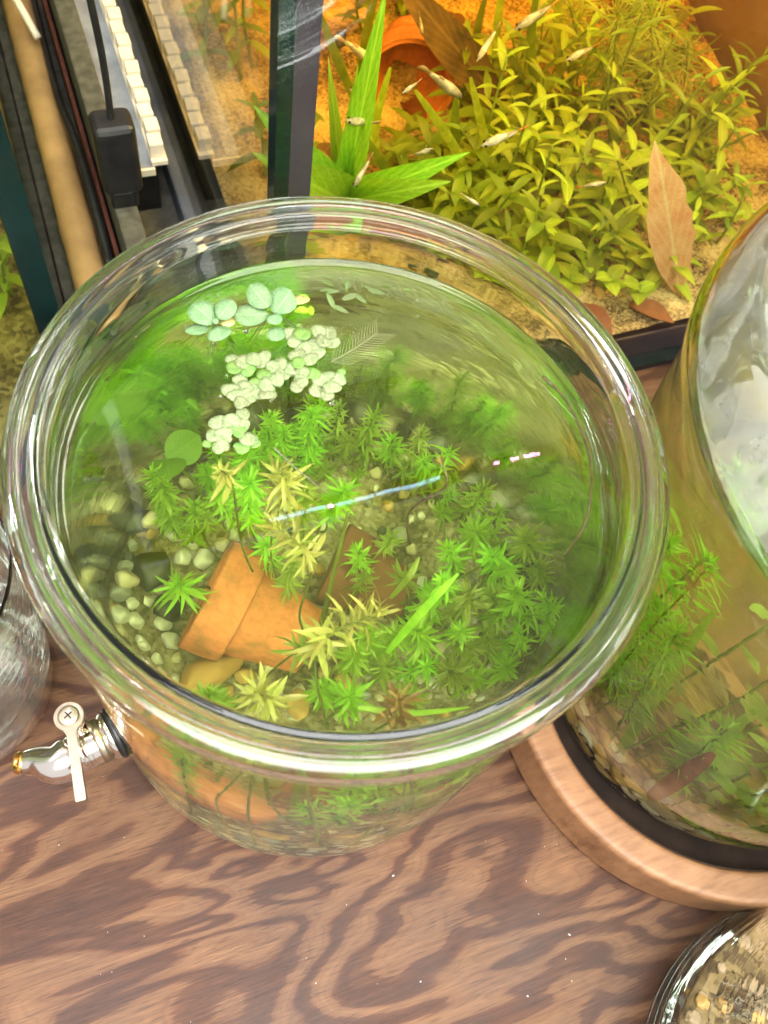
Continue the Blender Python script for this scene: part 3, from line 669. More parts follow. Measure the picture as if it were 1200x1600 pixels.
for c, lab, lv in [((336, 502), 'left of two teal green water lettuce rosettes, with four round leaves', [(318, 490, 44, 36, 20, .003), (352, 484, 34, 28, -40, .0035), (309, 514, 36, 19, 8, .001), (342, 520, 30, 29, 60, .002), (356, 503, 20, 15, 150, .0012), (336, 501, 10, 9, 0, .004)]),
                   ((428, 488), 'right of two teal green water lettuce rosettes, with larger leaves and one yellowing', [(406, 464, 42, 33, 60, .0035), (441, 472, 46, 36, -12, .003), (393, 492, 52, 31, 10, .002), (429, 498, 24, 19, 20, .0035), (431, 521, 29, 24, 40, .0015), (469, 468, 20, 22, 60, .0012)])]:
    o = atz(*c, ZW); r = empty('water_lettuce', o); tag(r, lab, 'floating plant', 'water lettuce rosettes on the big jar')
    for i, (u, v, a, b, an, z) in enumerate(lv):
        if i < 5 and math.hypot(u - c[0], v - c[1]) > 8: an = math.degrees(math.atan2(v - c[1], u - c[0]))
        pad(u, v, a * 1.12, b * 1.12, an, M['yellowleaf'] if (c[0] > 400 and i == 5) or (c[0] < 400 and i == 4) else M['lettuce'], r, o, z, .10, 'leaf', .04, .22, -.16)
    V, Fc = [], []
    for k in range(9):
        a = random.uniform(0, 6.28); L = random.uniform(.01, .03)
        v, f = tube_data(curve_pts([Vector((0, 0, -.0005)), Vector((math.cos(a) * .006, math.sin(a) * .006, -L * .5)), Vector((math.cos(a) * .010, math.sin(a) * .010, -L))], 8), .00018, 4, True, len(V)); V += v; Fc += f
    rt = link('roots', mesh('roots', V, Fc), M['root'], r); rt['kind'] = 'stuff'
SAL = {'middle': [(320, 520), (360, 495), (380, 530), (430, 505), (455, 470), (495, 515), (530, 505), (585, 525), (555, 548), (517, 577), (465, 565), (420, 598), (365, 617), (470, 605), (423, 632), (473, 645), (383, 655), (327, 655), (352, 687), (303, 628), (345, 575), (318, 485), (410, 485)],
       'upper': [(580, 365), (637, 365), (600, 400), (690, 410), (640, 436), (705, 450), (672, 483), (622, 500), (712, 352), (758, 360), (738, 398), (772, 400), (615, 465)],
       'right': [(632, 545), (680, 553), (630, 585), (612, 610), (724, 580), (760, 567), (808, 578), (776, 613), (710, 630), (752, 650), (818, 548)],
       'lower': [(250, 783), (305, 775), (350, 747), (358, 790), (340, 820), (272, 838), (222, 843), (188, 880), (255, 892), (385, 857), (352, 898), (418, 880)]}
SLAB = {'middle': 'the biggest fern patch', 'upper': 'the patch below the lettuce', 'right': 'the rightmost fern patch', 'lower': 'the separate lower patch'}
WAYS = [('far left edge', -1, 0), ('right edge', 1, 0), ('top edge', 0, -1), ('bottom edge', 0, 1), ('upper left corner', -.7, -.7), ('upper right corner', .7, -.7), ('lower left corner', -.7, .7), ('lower right corner', .7, .7), ('centre', 0, 0)]
for key, pts in SAL.items():
    ways = list(WAYS); mx_ = sum(q[0] for q in pts) / len(pts); my_ = sum(q[1] for q in pts) / len(pts)
    ex = max(abs(q[0] - mx_) for q in pts); ey = max(abs(q[1] - my_) for q in pts)
    left = list(pts)
    while left:
        a = left.pop(0); left.sort(key=lambda q: (q[0] - a[0]) ** 2 + (q[1] - a[1]) ** 2); mem = [a] + [left.pop(0) for _ in range(min(2, len(left)))]
        cu = sum(q[0] for q in mem) / len(mem) / 3 + 260; cv = sum(q[1] for q in mem) / len(mem) / 3 + 400
        o = atz(cu, cv, ZW); r = empty('floating_fern', o); wx = ((cu - 260) * 3 - mx_) / ex; wy = ((cv - 400) * 3 - my_) / ey; wb = min(ways, key=lambda w: (w[1] - wx) ** 2 + (w[2] - wy) ** 2); ways.remove(wb); tag(r, 'pale floating fern at the ' + wb[0] + ' of ' + SLAB[key], 'floating plant', 'floating ferns in the ' + key + ' patch on the big jar')
        for q in mem:
            s = random.uniform(.9, 1.08) * (0.6 if q in ((188, 880), (418, 880), (818, 548)) else 1)
            g = random.random() < .16 or q in ((188, 880), (340, 820), (420, 598), (465, 565), (818, 548))
            pad(q[0] / 3 + 260, q[1] / 3 + 400, 27.5 * s * random.uniform(.86, 1.1), 24 * s * random.uniform(.86, 1.1), random.uniform(0, 360), M['ferngreen'] if g else M['salvinia'], r, o, random.uniform(.0005, .0016), .14, 'leaf', random.choice([.1, .2, .35]))
# drifting scraps and drops
def scrap(u, v, L, W_, mat, label, ang=None, z=.0004):
    p = atz(u, v, ZW + z); me = leaf_mesh('leaf_scrap', L, W_, .1, .1); o = link('leaf_scrap', me, mat); o.location = p
    o.rotation_euler = (random.uniform(-.3, .3), 0, random.uniform(0, 6.28) if ang is None else ang); tag(o, label, 'leaf scrap', 'leaf scraps floating on the big jar'); return o
for u, v, L, m in [(520, 447, .006, 'root'), (545, 440, .005, 'root'), (575, 452, .007, 'tip'), (512, 460, .008, 'root'), (535, 468, .008, 'root'), (520, 478, .007, 'root'), (555, 462, .006, 'root'), (568, 447, .004, 'salvinia'), (500, 455, .006, 'root'), (565, 430, .003, 'tip'), (545, 450, .007, 'root'), (530, 455, .006, 'root'), (590, 455, .003, 'tip'), (610, 447, .004, 'tip'), (508, 432, .0035, 'tip'), (478, 437, .004, 'tip'), (460, 430, .003, 'tip'), (640, 453, .003, 'salvinia')]:
    scrap(u, v, L, L * .33, M['scrap'], 'torn leaf scrap drifting by the far waterline of the big jar')
for u, v, L in [(483, 470, .005), (478, 482, .005), (487, 492, .005), (470, 487, .005)]:
    scrap(u, v, L, L * .5, M['green'], 'small green leaflet beside the yellowing lettuce leaf')
fr = empty('feather_frond', atz(540, 545, ZW - .001)); tag(fr, 'pale feathery frond floating right of the ferns', 'frond')
axp = [atz(518, 566, ZW - .0015) - fr.location, atz(555, 545, ZW - .0012) - fr.location, atz(588, 522, ZW - .001) - fr.location]
P = curve_pts(axp, 16); link('stem', tube('stem', P, .0003, 5), M['root'], fr)
V, Fc = [], []
for i, p in enumerate(P):
    t = (P[min(i + 1, len(P) - 1)] - P[max(0, i - 1)]).normalized(); s = Vector((-t.y, t.x, 0))
    for sg in (-1, 1):
        d = (s * sg + t * .9).normalized(); v, f = tube_data([p, p + d * .004, p + d * .0075 + t * .001], [.00013, .0001, .00006], 4, True, len(V)); V += v; Fc += f
h = link('hairs', mesh('hairs', V, Fc), M['root'], fr); h['kind'] = 'stuff'
bub = mat_glass('water_drop', (1, 1, 1), 1.333, 0)
dm = lathe('water_drop', [(0, -.0006), (.0007, -.0003), (.001, .0001), (.0007, .0008), (0, .001)], 14, sub=2)
for u, v, s in [(520, 630, 1.2), (333, 538, 1), (340, 462, .9), (385, 517, 1.3), (404, 443, .8), (452, 489, .8), (425, 625, 1), (345, 620, .8), (652, 470, .8), (653, 495, .8), (690, 455, .6), (505, 600, .8), (300, 510, .8), (430, 432, .6), (400, 690, .7), (355, 588, .7), (438, 605, .7)]:
    o = link('water_drop', leaf_copy(dm, bub)); o.location = atz(u, v, ZW + .0003); o.scale = (s,) * 3; tag(o, 'tiny clear water bead at the edge of the floating leaves', 'water drop', 'water beads among the floating leaves')

# ------------------------------------------------------------------ wooden ring stand and the right jar
SX, SY, SR, SH = .2205, -.0830, .1245, .040
slab = empty('wooden_stand', (SX, SY, 0)); tag(slab, 'round turned wooden stand under the right hand glass jar', 'wooden stand')
link('stand_body', lathe('stand_body', [(0, .0), (SR - .006, .0), (SR - .003, .0004), (SR - .001, .002), (SR, .004), (SR, .006), (SR, .020), (SR - .0003, SH - .005), (SR - .0003, SH - .003), (SR - .0010, SH - .0012), (SR - .0024, SH - .0003), (SR - .004, SH), (SR - .006, SH), (.1110, SH), (.1090, SH), (.1075, SH - .001), (.1072, .024), (.1068, .0232), (0, .0230)], 96, sub=1), M['wood'], slab)
M['lining'] = mat_plain('recess_dark', (.045, .026, .016), .8, var=.4, scale=60, bmp=.2)  # recess faces coloured darker than the rest of the stand
link('recess_dark_face', lathe('recess_dark_face', [(0, .0233), (.1062, .0233), (.1068, .0238), (.1070, .038), (.1066, .038), (.1062, .0242), (0, .0240)], 96, sub=1), M['lining'], slab)
SH = .0245
JX, JY = .2225, -.0770
rj = empty('side_jar', (JX, JY, SH)); RJS = 1.023; tag(rj, 'round shouldered glass jar of amber green water on the wooden stand', 'glass jar')
RJ = [(0, .003), (.083, .002), (.091, .0), (.0985, .005), (.1015, .014), (.1050, .03), (.109, .06), (.113, .11), (.1165, .17), (.1190, .215), (.1205, .228), (.1235, .240), (.1258, .252), (.1240, .266), (.115, .280), (.102, .290), (.094, .295), (.0905, .300), (.0905, .304), (.0935, .308), (.0925, .3115), (.0935, .315), (.0925, .3195), (.0895, .321), (.0868, .319),
      (.0852, .310), (.0855, .301), (.0885, .2935), (.099, .286), (.111, .2765), (.1200, .2635), (.1217, .252), (.1195, .240), (.1165, .228), (.1150, .215), (.1125, .17), (.109, .11), (.105, .06), (.1010, .03), (.0978, .017), (.094, .0105), (.087, .0085), (0, .008)]
RJ = [(r * (1.10 if z > .289 else 1), z * RJS) for r, z in RJ]; link('jar_body', lathe('jar_body', RJ, 112, sub=3), M['glass2'], rj)
RW = [(0, .0075), (.0874, .0080), (.0946, .0100), (.0985, .0167), (.1017, .03), (.1057, .06), (.1097, .11), (.1132, .17), (.1157, .215), (.1172, .228), (.1202, .240), (.1222, .2503), (.1212, .2507), (.119, .2500), (.114, .2497), (.10, .2496), (.05, .2496), (0, .2496)]
RW = [(r, z * RJS) for r, z in RW]; o = link('side_jar_water', lathe('side_jar_water', RW, 112, sub=3), M['water2'], None); o.location = (JX, JY, SH); tag(o, kind='structure')
def mat_highlight_mist():
    m, nt, out = newmat('highlight_mist'); t = N(nt, 'ShaderNodeBsdfTransparent'); d = N(nt, 'ShaderNodeBsdfDiffuse', Color=(.9, .9, .9, 1)); tl = N(nt, 'ShaderNodeBsdfTranslucent', Color=(.9, .9, .9, 1))
    a = nt.nodes.new('ShaderNodeMixShader'); b = nt.nodes.new('ShaderNodeMixShader'); nt.links.new(d.outputs[0], a.inputs[1]); nt.links.new(tl.outputs[0], a.inputs[2])
    v = coords(nt); f = ramp(nt, noise_tex(nt, v, 30, 6, .6), [(.3, (.12,) * 3), (.7, (.55,) * 3)]); nt.links.new(f, b.inputs[0]); nt.links.new(t.outputs[0], b.inputs[1]); nt.links.new(a.outputs[0], b.inputs[2]); nt.links.new(b.outputs[0], out.inputs[0]); return m
link('highlight_mist', lathe('highlight_mist', [(.1207, .2555 * RJS), (.1190, .2645 * RJS), (.1103, .2762 * RJS), (.0983, .2853 * RJS), (.0878, .2928 * RJS)], 96, sub=3), mat_highlight_mist(), rj)  # misty white film that also paints the shoulder's broad highlight
def bed2(x, y): return SH + .024 + .004 * mnoise.noise(Vector((x * 40, y * 40, 9)))
o = link('side_jar_gravel', bed('side_jar_gravel', .0985, bed2, SH + .0112, 64, 18, JX, JY), mat_sand('side_jar_sand', [(.3, (.03, .022, .01)), (.5, (.16, .11, .045)), (.8, (.36, .26, .11)), (.95, (.55, .44, .22))], 260)); tag(o, kind='stuff')
for k in range(34):
    a = 2.75 + k * .063 + random.uniform(-.03, .03); s_ = random.uniform(.008, .013); r_ = .1015 - s_ * .75; x, y = JX + r_ * math.cos(a), JY + r_ * math.sin(a)
    stone('pebble', (x, y, bed2(x, y) + random.uniform(-.006, .010)), s_, PEB[random.choice([1, 2, 2, 2, 1, 3])], 'large golden pebble pressed against the near glass of the right hand jar', 'large pebbles in the right hand jar', stretch=(1, .7, .8))
G2 = ([], [])
for k in range(150):
    a = random.uniform(PI * .55, PI * 1.85); r = random.choice([random.uniform(.086, .100), .096 * math.sqrt(random.random())]); s = random.uniform(.0045, .0115)
    r = min(r, .1015 - s * .8); x, y = JX + r * math.cos(a), JY + r * math.sin(a)
    if k > 60: add_gravel(G2, (x, y, bed2(x, y) + .001), s * .7); continue
    stone('pebble', (x, y, bed2(x, y) + random.uniform(-.010 if r > .08 else 0, .004)), s, PEB[random.choice([0, 1, 1, 2, 2, 3, 3, 4])], 'yellowish pebble on the floor of the right hand jar', 'pebbles in the right hand jar')
o = link('fine_gravel', mesh('fine_gravel', *G2), PEB[3]); tag(o, kind='stuff')
def jr(a, r, z): return Vector((JX + r * math.cos(a), JY + r * math.sin(a), SH + z))
for i, (a, r, a2, z2) in enumerate([(3.9, .06, 3.6, .17), (4.1, .075, 4.3, .18), (4.3, .08, 4.0, .19), (4.4, .06, 4.7, .16), (3.5, .06, 3.2, .19), (3.8, .05, 4.1, .2), (4.6, .075, 4.5, .12), (4.0, .07, 4.5, .05), (4.2, .07, 4.9, .045)]):
    blade('grass_blade', [jr(a, r, .025), jr((a + a2) / 2, r + .01, z2 * .5), jr(a2, min(.095, r + .022), z2)], .006, M['deep'], 'long dark green blade rising in the right hand jar', 'blade', 'blades in the right hand jar')
for i, (a, r, z) in enumerate([(2.9, .09, .19), (2.7, .085, .185), (3.2, .095, .17), (3.6, .09, .15), (3.0, .07, .2)]):
    q = jr(a, r, z); star_plant([jr(a + .2, .06, .025), jr(a + .1, .075, z * .5), q], 'fine leaved green stem near the left wall of the right hand jar', 'fine stems in the right hand jar', M['green'], .014, .007, 10, .7, sep=False, rs=200 + i, wide=.6)
blade('red_leaf', [jr(3.75, .085, .03), jr(3.7, .09, .08), jr(3.65, .095, .13)], .008, M['brownleaf2'], 'reddish brown blade low in the right hand jar', 'blade')
rnq = random.Random(5); M['sunkleaf'] = mat_leaf('dull_brown_leaf', (.20, .15, .04), (.34, .25, .08))
LF = leaf_mesh('broad_leaf', 1, .5, .2, .15, 7, .8)
def broad_leaf(root, o, base, d, L, mat, wide=1, up=Vector((0, 0, 1)), name='leaf'):
    return link(name, leaf_copy(LF, mat), None, root, Matrix.Translation(base - o) @ frame(d, up) @ Matrix.Diagonal((L, L * wide, L, 1)))
for i in range(16):
    a = 2.6 + i * .145; r = rnq.uniform(.055, .082); b = jr(a, r * .9, .028); q = jr(a + rnq.uniform(-.1, .1), r, rnq.uniform(.08, .21))
    pl = empty('leafy_stem_plant', b); tag(pl, 'dark leafy stem behind the glass of the right hand jar', 'water plant', 'leafy stems in the right hand jar')
    link('stem', tube('stem', [p - b for p in curve_pts([b, b.lerp(q, .5), q], 12)], .0006, 6), M['stem'], pl)
    for k in range(8):
        t = .3 + .7 * k / 7; an = k * 2.4 + i; broad_leaf(pl, b, b.lerp(q, t), Vector((math.cos(an), math.sin(an), .3)), rnq.uniform(.012, .019), M['deep'] if k % 3 else M['sunkleaf'], rnq.uniform(.7, 1.3))
for i, (a, r, z) in enumerate([(4.15, .085, .16), (4.4, .09, .13), (3.75, .09, .11)]):
    r -= .008; b = jr(a, r - .03, .03); q = jr(a, r, z); pl = empty('round_leaf_plant', b); tag(pl, ['round leaved plant highest under the right jar waterline', 'round leaved plant midway down the right jar by the glass', 'round leaved plant lowest in the right jar'][i], 'water plant')
    link('stem', tube('stem', [p - b for p in curve_pts([b, jr(a, r - .012, z * .5), q], 14)], .0011, 6), M['stem'], pl)
    for k in range(9):
        t = .35 + .65 * k / 8; c = b.lerp(q, t); an = k * 2.4; broad_leaf(pl, b, c, Vector((math.cos(an), math.sin(an), .4)), random.uniform(.013, .019), M['deep'], 1.5)
for k in range(11):
    an = 2.2 + k * .27; p = jr(an, .106 - .02 * (k % 3), .2502 * RJS + .0004)
    o = link('floating_leaflet', leaf_copy(LF, M['salvinia'])); o.location = p; o.scale = (.007, .009, .007); o.rotation_euler = (0, 0, random.uniform(0, 6)); tag(o, 'pale leaflet floating on the right hand jar', 'leaflet', 'leaflets floating on the right hand jar')

# ------------------------------------------------------------------ third jar in the near right corner
KX, KY = .181, -.302
kj = empty('corner_jar', (KX, KY, 0)); tag(kj, 'clear glass jar with gravel and dry moss in the near right corner', 'glass jar')
KP = [(0, .004), (.085, .003), (.093, .0), (.098, .003), (.1005, .012), (.1005, .10), (.1005, .17), (.0985, .174), (.0962, .17), (.0962, .10), (.0962, .02), (.092, .012), (.08, .009), (0, .009)]
link('jar_body', lathe('jar_body', KP, 96, sub=3), M['glass2'], kj)
def bed3(x, y): return .036 + .006 * mnoise.noise(Vector((x * 40, y * 40, 19)))
o = link('corner_jar_gravel', bed('corner_jar_gravel', .0935, bed3, .0105, 60, 14, KX, KY), mat_sand('corner_gravel', [(.25, (.07, .05, .02)), (.5, (.26, .18, .07)), (.8, (.36, .26, .12))], 300)); tag(o, kind='stuff')
G3 = ([], [])
for k in range(110):
    a = random.uniform(1.5, 4.2); r = random.choice([.0895, random.uniform(.05, .089)]); s = random.uniform(.0032, .0068); r = min(r, .0955 - s)
    x, y = KX + r * math.cos(a), KY + r * math.sin(a)
    if k > 52: add_gravel(G3, (x, y, bed3(x, y)), s * .8); continue
    stone('pebble', (x, y, (random.uniform(.016, .038) if r > .083 else bed3(x, y) + s * .3)), s, PEB[random.choice([2, 2, 3, 3, 3, 4, 5])], 'golden brown pebble behind the glass of the corner jar', 'pebbles in the corner jar')
o = link('fine_gravel', mesh('fine_gravel', *G3), PEB[3]); tag(o, kind='stuff')
V, Fc = [], []
for k in range(620):
    a = random.uniform(1.2, 4.6); r = random.uniform(.03, .086); x, y = KX + r * math.cos(a), KY + r * math.sin(a); z = bed3(x, y) + random.uniform(0, .014)
    d = Vector((random.gauss(0, 1), random.gauss(0, 1), random.gauss(0, .4))).normalized() * random.uniform(.006, .014)
    q = Vector((x, y, z)); v, f = tube_data([q, q + d * .5 + Vector((0, 0, .003)), q + d], [.0005, .0005, .0002], 4, True, len(V)); V += v; Fc += f
o = link('dry_moss', mesh('dry_moss', V, Fc), mat_plain('dry_moss', (.22, .19, .12), .9, var=.4, scale=200)); tag(o, 'matted dry grey brown moss on the gravel of the corner jar', 'moss', kind='stuff')
strand('dry_root', [Vector((KX - .05, KY - .02, .055)), Vector((KX - .02, KY + .02, .06)), Vector((KX + .02, KY + .05, .062)), Vector((KX + .05, KY + .06, .06))], .003, mat_plain('dry_root', (.34, .30, .24), .9, bmp=.3, var=.3, scale=200), 'pale grey dry root lying across the corner jar', 'root')

# ------------------------------------------------------------------ clear tumbler at the left edge
tb = empty('glass_tumbler', (-.193, .050, 0)); tag(tb, 'empty clear glass tumbler cut off by the left edge', 'tumbler')
TP = [(0, .004), (.04, .003), (.046, .0), (.052, .003), (.058, .03), (.063, .09), (.0650, .140), (.0652, .1485), (.0648, .1492), (.0644, .1485), (.0640, .140), (.0620, .09), (.0570, .030), (.051, .0045), (0, .004)]
link('tumbler_body', lathe('tumbler_body', TP, 80, sub=3), M['glass2'], tb)

# ------------------------------------------------------------------ aquaria
def tank(root, x0, x1, y0, y1, H, th, front_first, parts):
    """five panes of glass; cut edges are dark green"""
    def pane(name, lo, hi, axis):
        me = box(name, lo, hi); me.materials.append(M['pane']); me.materials.append(M['pane_edge'])
        for p in me.polygons: p.material_index = 0 if abs(p.normal[axis]) > .9 else 1
        return link(name, me, None, root)
    e = .0004
    o = root.location
    def L(a): return tuple(a[i] - o[i] for i in range(3))
    if front_first:
        pane('front_pane', L((x0, y0, .006)), L((x1, y0 + th, H)), 1)
        pane('side_pane', L((x0, y0 + th + e, .006)), L((x0 + th, y1, H)), 0); pane('side_pane', L((x1 - th, y0 + th + e, .006)), L((x1, y1, H)), 0)
    else:
        pane('side_pane', L((x0, y0, .006)), L((x0 + th, y1, H)), 0); pane('side_pane', L((x1 - th, y0, .006)), L((x1, y1, H)), 0)
        pane('front_pane', L((x0 + th + e, y0, .006)), L((x1 - th - e, y0 + th, H)), 1)
    pane('back_pane', L((x0 + th + e, y1 - th, .006)), L((x1 - th - e, y1 - e, H)), 1)
    link('base_plate', box('base_plate', L((x0, y0, 0)), L((x1, y1, .0058))), M['rubber'], root)
TX0, TX1, TY0, TY1, TH = .0168, .505, .147, .640, .42
tk = empty('aquarium', (TX0, TY0, 0)); tag(tk, 'large glass aquarium of amber water and green plants behind the jar', 'aquarium')
tank(tk, TX0, TX1, TY0, TY1, TH, .010, True, None)
o = tk.location
def Lk(a): return tuple(a[i] - o[i] for i in range(3))
link('silicone_seam', box('silicone_seam', Lk((TX0 + .0102, TY0 + .0106, .0065)), Lk((TX0 + .0205, TY0 + .0125, TH))), M['silicone'], tk)
link('silicone_seam', box('silicone_seam', Lk((TX0 + .0104, TY0 + .0127, .0065)), Lk((TX0 + .0125, TY0 + .032, TH))), M['silicone'], tk)
link('bottom_seam', box('bottom_seam', Lk((TX0 + .0210, TY0 + .0106, .0065)), Lk((TX1 - .012, TY0 + .0125, .030))), M['silicone'], tk)
w = link('aquarium_water', box('aquarium_water', (TX0 + .0212, TY0 + .0132, .0068), (TX1 - .0105, TY1 - .0105, .39)), M['amber']); tag(w, kind='structure')
def tz(x, y): return .034 + .07 * max(0, y - .2) + .007 * mnoise.noise(Vector((x * 14, y * 14, 2))) + .003 * mnoise.noise(Vector((x * 50, y * 50, 5)))
sd = grid_mesh('sand_bed', TX0 + .0215, TX1 - .011, TY0 + .0135, TY1 - .011, 120, 90, tz); s = link('sand_bed', sd, M['tanksand']); tag(s, kind='structure')
link('tank_back_board', box('tank_back_board', (TX0 - .01, TY1 + .004, .0), (TX1 + .02, TY1 + .012, .5)), mat_plain('back_board', (.20, .11, .06), .7, var=.25, scale=10)).__setitem__('kind', 'structure')
link('tank_glare_board', box('tank_glare_board', (TX1 + .004, TY0 - .0, .0), (TX1 + .012, TY1 + .002, .33)), mat_plain('glare_board', (.42, .27, .21), .7, var=.2, scale=10)).__setitem__('kind', 'structure')  # added board, its pinkish brown stands in for glare
def flo(u, v):
    z = .03
    for _ in range(6): p = atz(u, v, z); z = tz(p.x, p.y)
    return atz(u, v, z)
# pot lying on its side
mo_ = flo(632, 175); c = Vector((mo_.x, mo_.y, tz(mo_.x, mo_.y) + .024))
ax = Vector((.30, .75, -.12)).normalized()
pot('clay_pot', c, c + ax * .0475 * 1.35, 1.35, M['terracotta'], 'terracotta pot half buried on its side inside the aquarium')
# leaf litter
def litter(name, base, tip, Wd, mat, label, lift=.004, up=Vector((0, 0, 1)), curl=.15):
    d = tip - base; L = d.length; me = leaf_mesh(name, L, Wd, curl, .25, 14, .8, .05)
    for v in me.vertices: v.co.z += .06 * Wd * mnoise.noise(v.co * 130); v.co.y += .10 * Wd * mnoise.noise(v.co * 220 + Vector((3, 3, 3))) * (1 if abs(v.co.y) > .001 else 0)
    o = link(name, me, mat); o.matrix_world = Matrix.Translation(base) @ frame(d, up); tag(o, label, 'fallen leaf'); return o
b = flo(770, 165); t_ = aty(628, -25, b.y - .01); litter('sunken_leaf', b + Vector((0, -.02, .012)), t_, .028, M['litter'], 'big dark brown leaf leaning over the clay pot in the aquarium', up=(CAM - b).normalized(), curl=.1)
litter('sunken_leaf', aty(1060, 455, .185), aty(1030, 235, .200), .030, M['dryleaf'], 'tall tan dry leaf standing behind the aquarium glass', up=(CAM - b).normalized(), curl=.06)
litter('sunken_leaf', aty(930, 488, .190) , aty(1010, 505, .186), .012, M['brownleaf2'], 'dark red leaf flat on the sand at the aquarium front', up=Vector((0, -.3, 1)), curl=.1)
for k in range(70):
    u, v = random.uniform(470, 1130), random.uniform(60, 500); p = flo(u, v)
    if p.y < .172 or p.y > .6 or p.x > .48 or p.x < .05: continue
    stone('stone', p + Vector((0, 0, .001)), random.uniform(.003, .0085), PEB[random.choice([5, 5, 3, 1, 1, 2, 3])], 'small stone on the amber sand of the aquarium', 'stones on the aquarium sand', cat='stone')
for i, (u, v, w_) in enumerate([(600, 240, .02), (660, 200, .018), (760, 380, .022), (900, 480, .018), (830, 300, .02), (1010, 300, .02), (520, 230, .018), (980, 480, .016), (700, 60, .02), (520, 60, .022)]):
    b = flo(u, v); an = i * 1.7; litter('leaf_litter', b + Vector((0, 0, .003)), b + Vector((math.cos(an) * .035, math.sin(an) * .035, .007)), w_, M['brownleaf2'] if i % 2 else M['litter'], 'rotting brown leaf lying on the sand among the aquarium plants', curl=.2)['group'] = 'rotting leaves on the aquarium floor'
# leafy aquarium stems: opposite pairs of pointed leaves
def pair_plant(base, tip, label, group, mat, L=.024, pairs=6, wide=.62, rs=0, start=.3, droop=.2):
    rn = random.Random(rs); r = empty('leafy_stem_plant', base); tag(r, label, 'water plant', group)
    m = base.lerp(tip, .5) + Vector((rn.uniform(-.008, .008), rn.uniform(-.008, .008), 0))
    P = curve_pts([base, m, tip], 18); link('stem', tube('stem', [p - base for p in P], [.0013 * (1 - .5 * i / len(P)) for i in range(len(P))], 6), M['stem'], r)
    ph = rn.random() * 3
    for k in range(pairs):
        f = start + (1 - start) * k / max(1, pairs - 1); c = P[min(len(P) - 1, int(f * (len(P) - 1)))]
        for s in (0, 1):
            a = ph + k * 1.45 + s * PI + rn.uniform(-.2, .2); el = .15 + .75 * (k / pairs) ** 2 - droop * (1 - k / pairs) + rn.uniform(-.2, .2)
            broad_leaf(r, base, c, Vector((math.cos(a), math.sin(a), el)), L * rn.uniform(.75, 1.15) * (1 if k < pairs - 1 else .7), mat, wide * rn.uniform(.85, 1.1))
    return r
GT = 'leafy stems in the aquarium'
TL = [((800, 330), (850, 165), 'tankleaf'), ((860, 300), (905, 175), 'tankleaf'), ((760, 330), (720, 200), 'tankdeep'), ((690, 320), (670, 225), 'tankdeep'), ((910, 300), (905, 190), 'tankleaf'), ((945, 330), (990, 235), 'tankleaf'), ((1005, 360), (965, 250), 'tankleaf'),
      ((830, 270), (800, 150), 'tankleaf'), ((880, 240), (850, 120), 'tankdeep'), ((960, 240), (950, 110), 'tankdeep'), ((830, 200), (800, 60), 'tankdeep'), ((770, 250), (760, 150), 'tankdeep'), ((930, 200), (990, 60), 'tankdeep'), ((1080, 350), (1150, 200), 'tankleaf'), ((1120, 380), (1170, 290), 'tankleaf'), ((1050, 250), (1070, 180), 'tankdeep'), ((1010, 200), (1060, 60), 'tankdeep'), ((740, 390), (700, 300), 'tankdeep'), ((860, 420), (840, 330), 'tankdeep'), ((780, 400), (800, 300), 'tankdeep'), ((1000, 300), (1030, 215), 'tankleaf'), ((720, 180), (730, 60), 'tankdeep'), ((900, 350), (870, 255), 'tankleaf')]
for i, (b, t_, m) in enumerate(TL):
    B = flo(*b); T = aty(t_[0], t_[1], B.y - .01)
    pair_plant(B, T, 'leafy green stem with pointed leaves in the planted right half of the aquarium' if b[0] > 780 else 'leafy olive stem rising before the pot in the aquarium', GT + (' right' if b[0] > 780 else ' centre'), M[m], random.uniform(.023, .032), random.randint(4, 6), random.uniform(.45, .7), 300 + i)
GR = 'small round leaved plants along the aquarium front'
for i, (u, v, n) in enumerate([(862, 388, 7), (905, 410, 6), (965, 402, 6), (1000, 425, 6), (820, 395, 5), (880, 440, 5), (940, 440, 5), (1130, 335, 5), (985, 455, 4), (640, 300, 4), (700, 330, 4)]):
    B = flo(u, v + 20); r = empty('round_leaf_plant', B); tag(r, 'small round leaved bright green plant low at the aquarium front', 'water plant', GR)
    T = Vector((0, 0, .020)); link('stem', tube('stem', [Vector((0, 0, -.003)), Vector((.002, 0, .01)), T], .0011, 6), M['stem'], r)
    for k in range(n):
        a = k * 2.4 + i; broad_leaf(r, Vector((0, 0, 0)), T * (.5 + .5 * k / n), Vector((math.cos(a), math.sin(a) - .2, .45)), random.uniform(.012, .017), M['tankleaf'], 1.45)
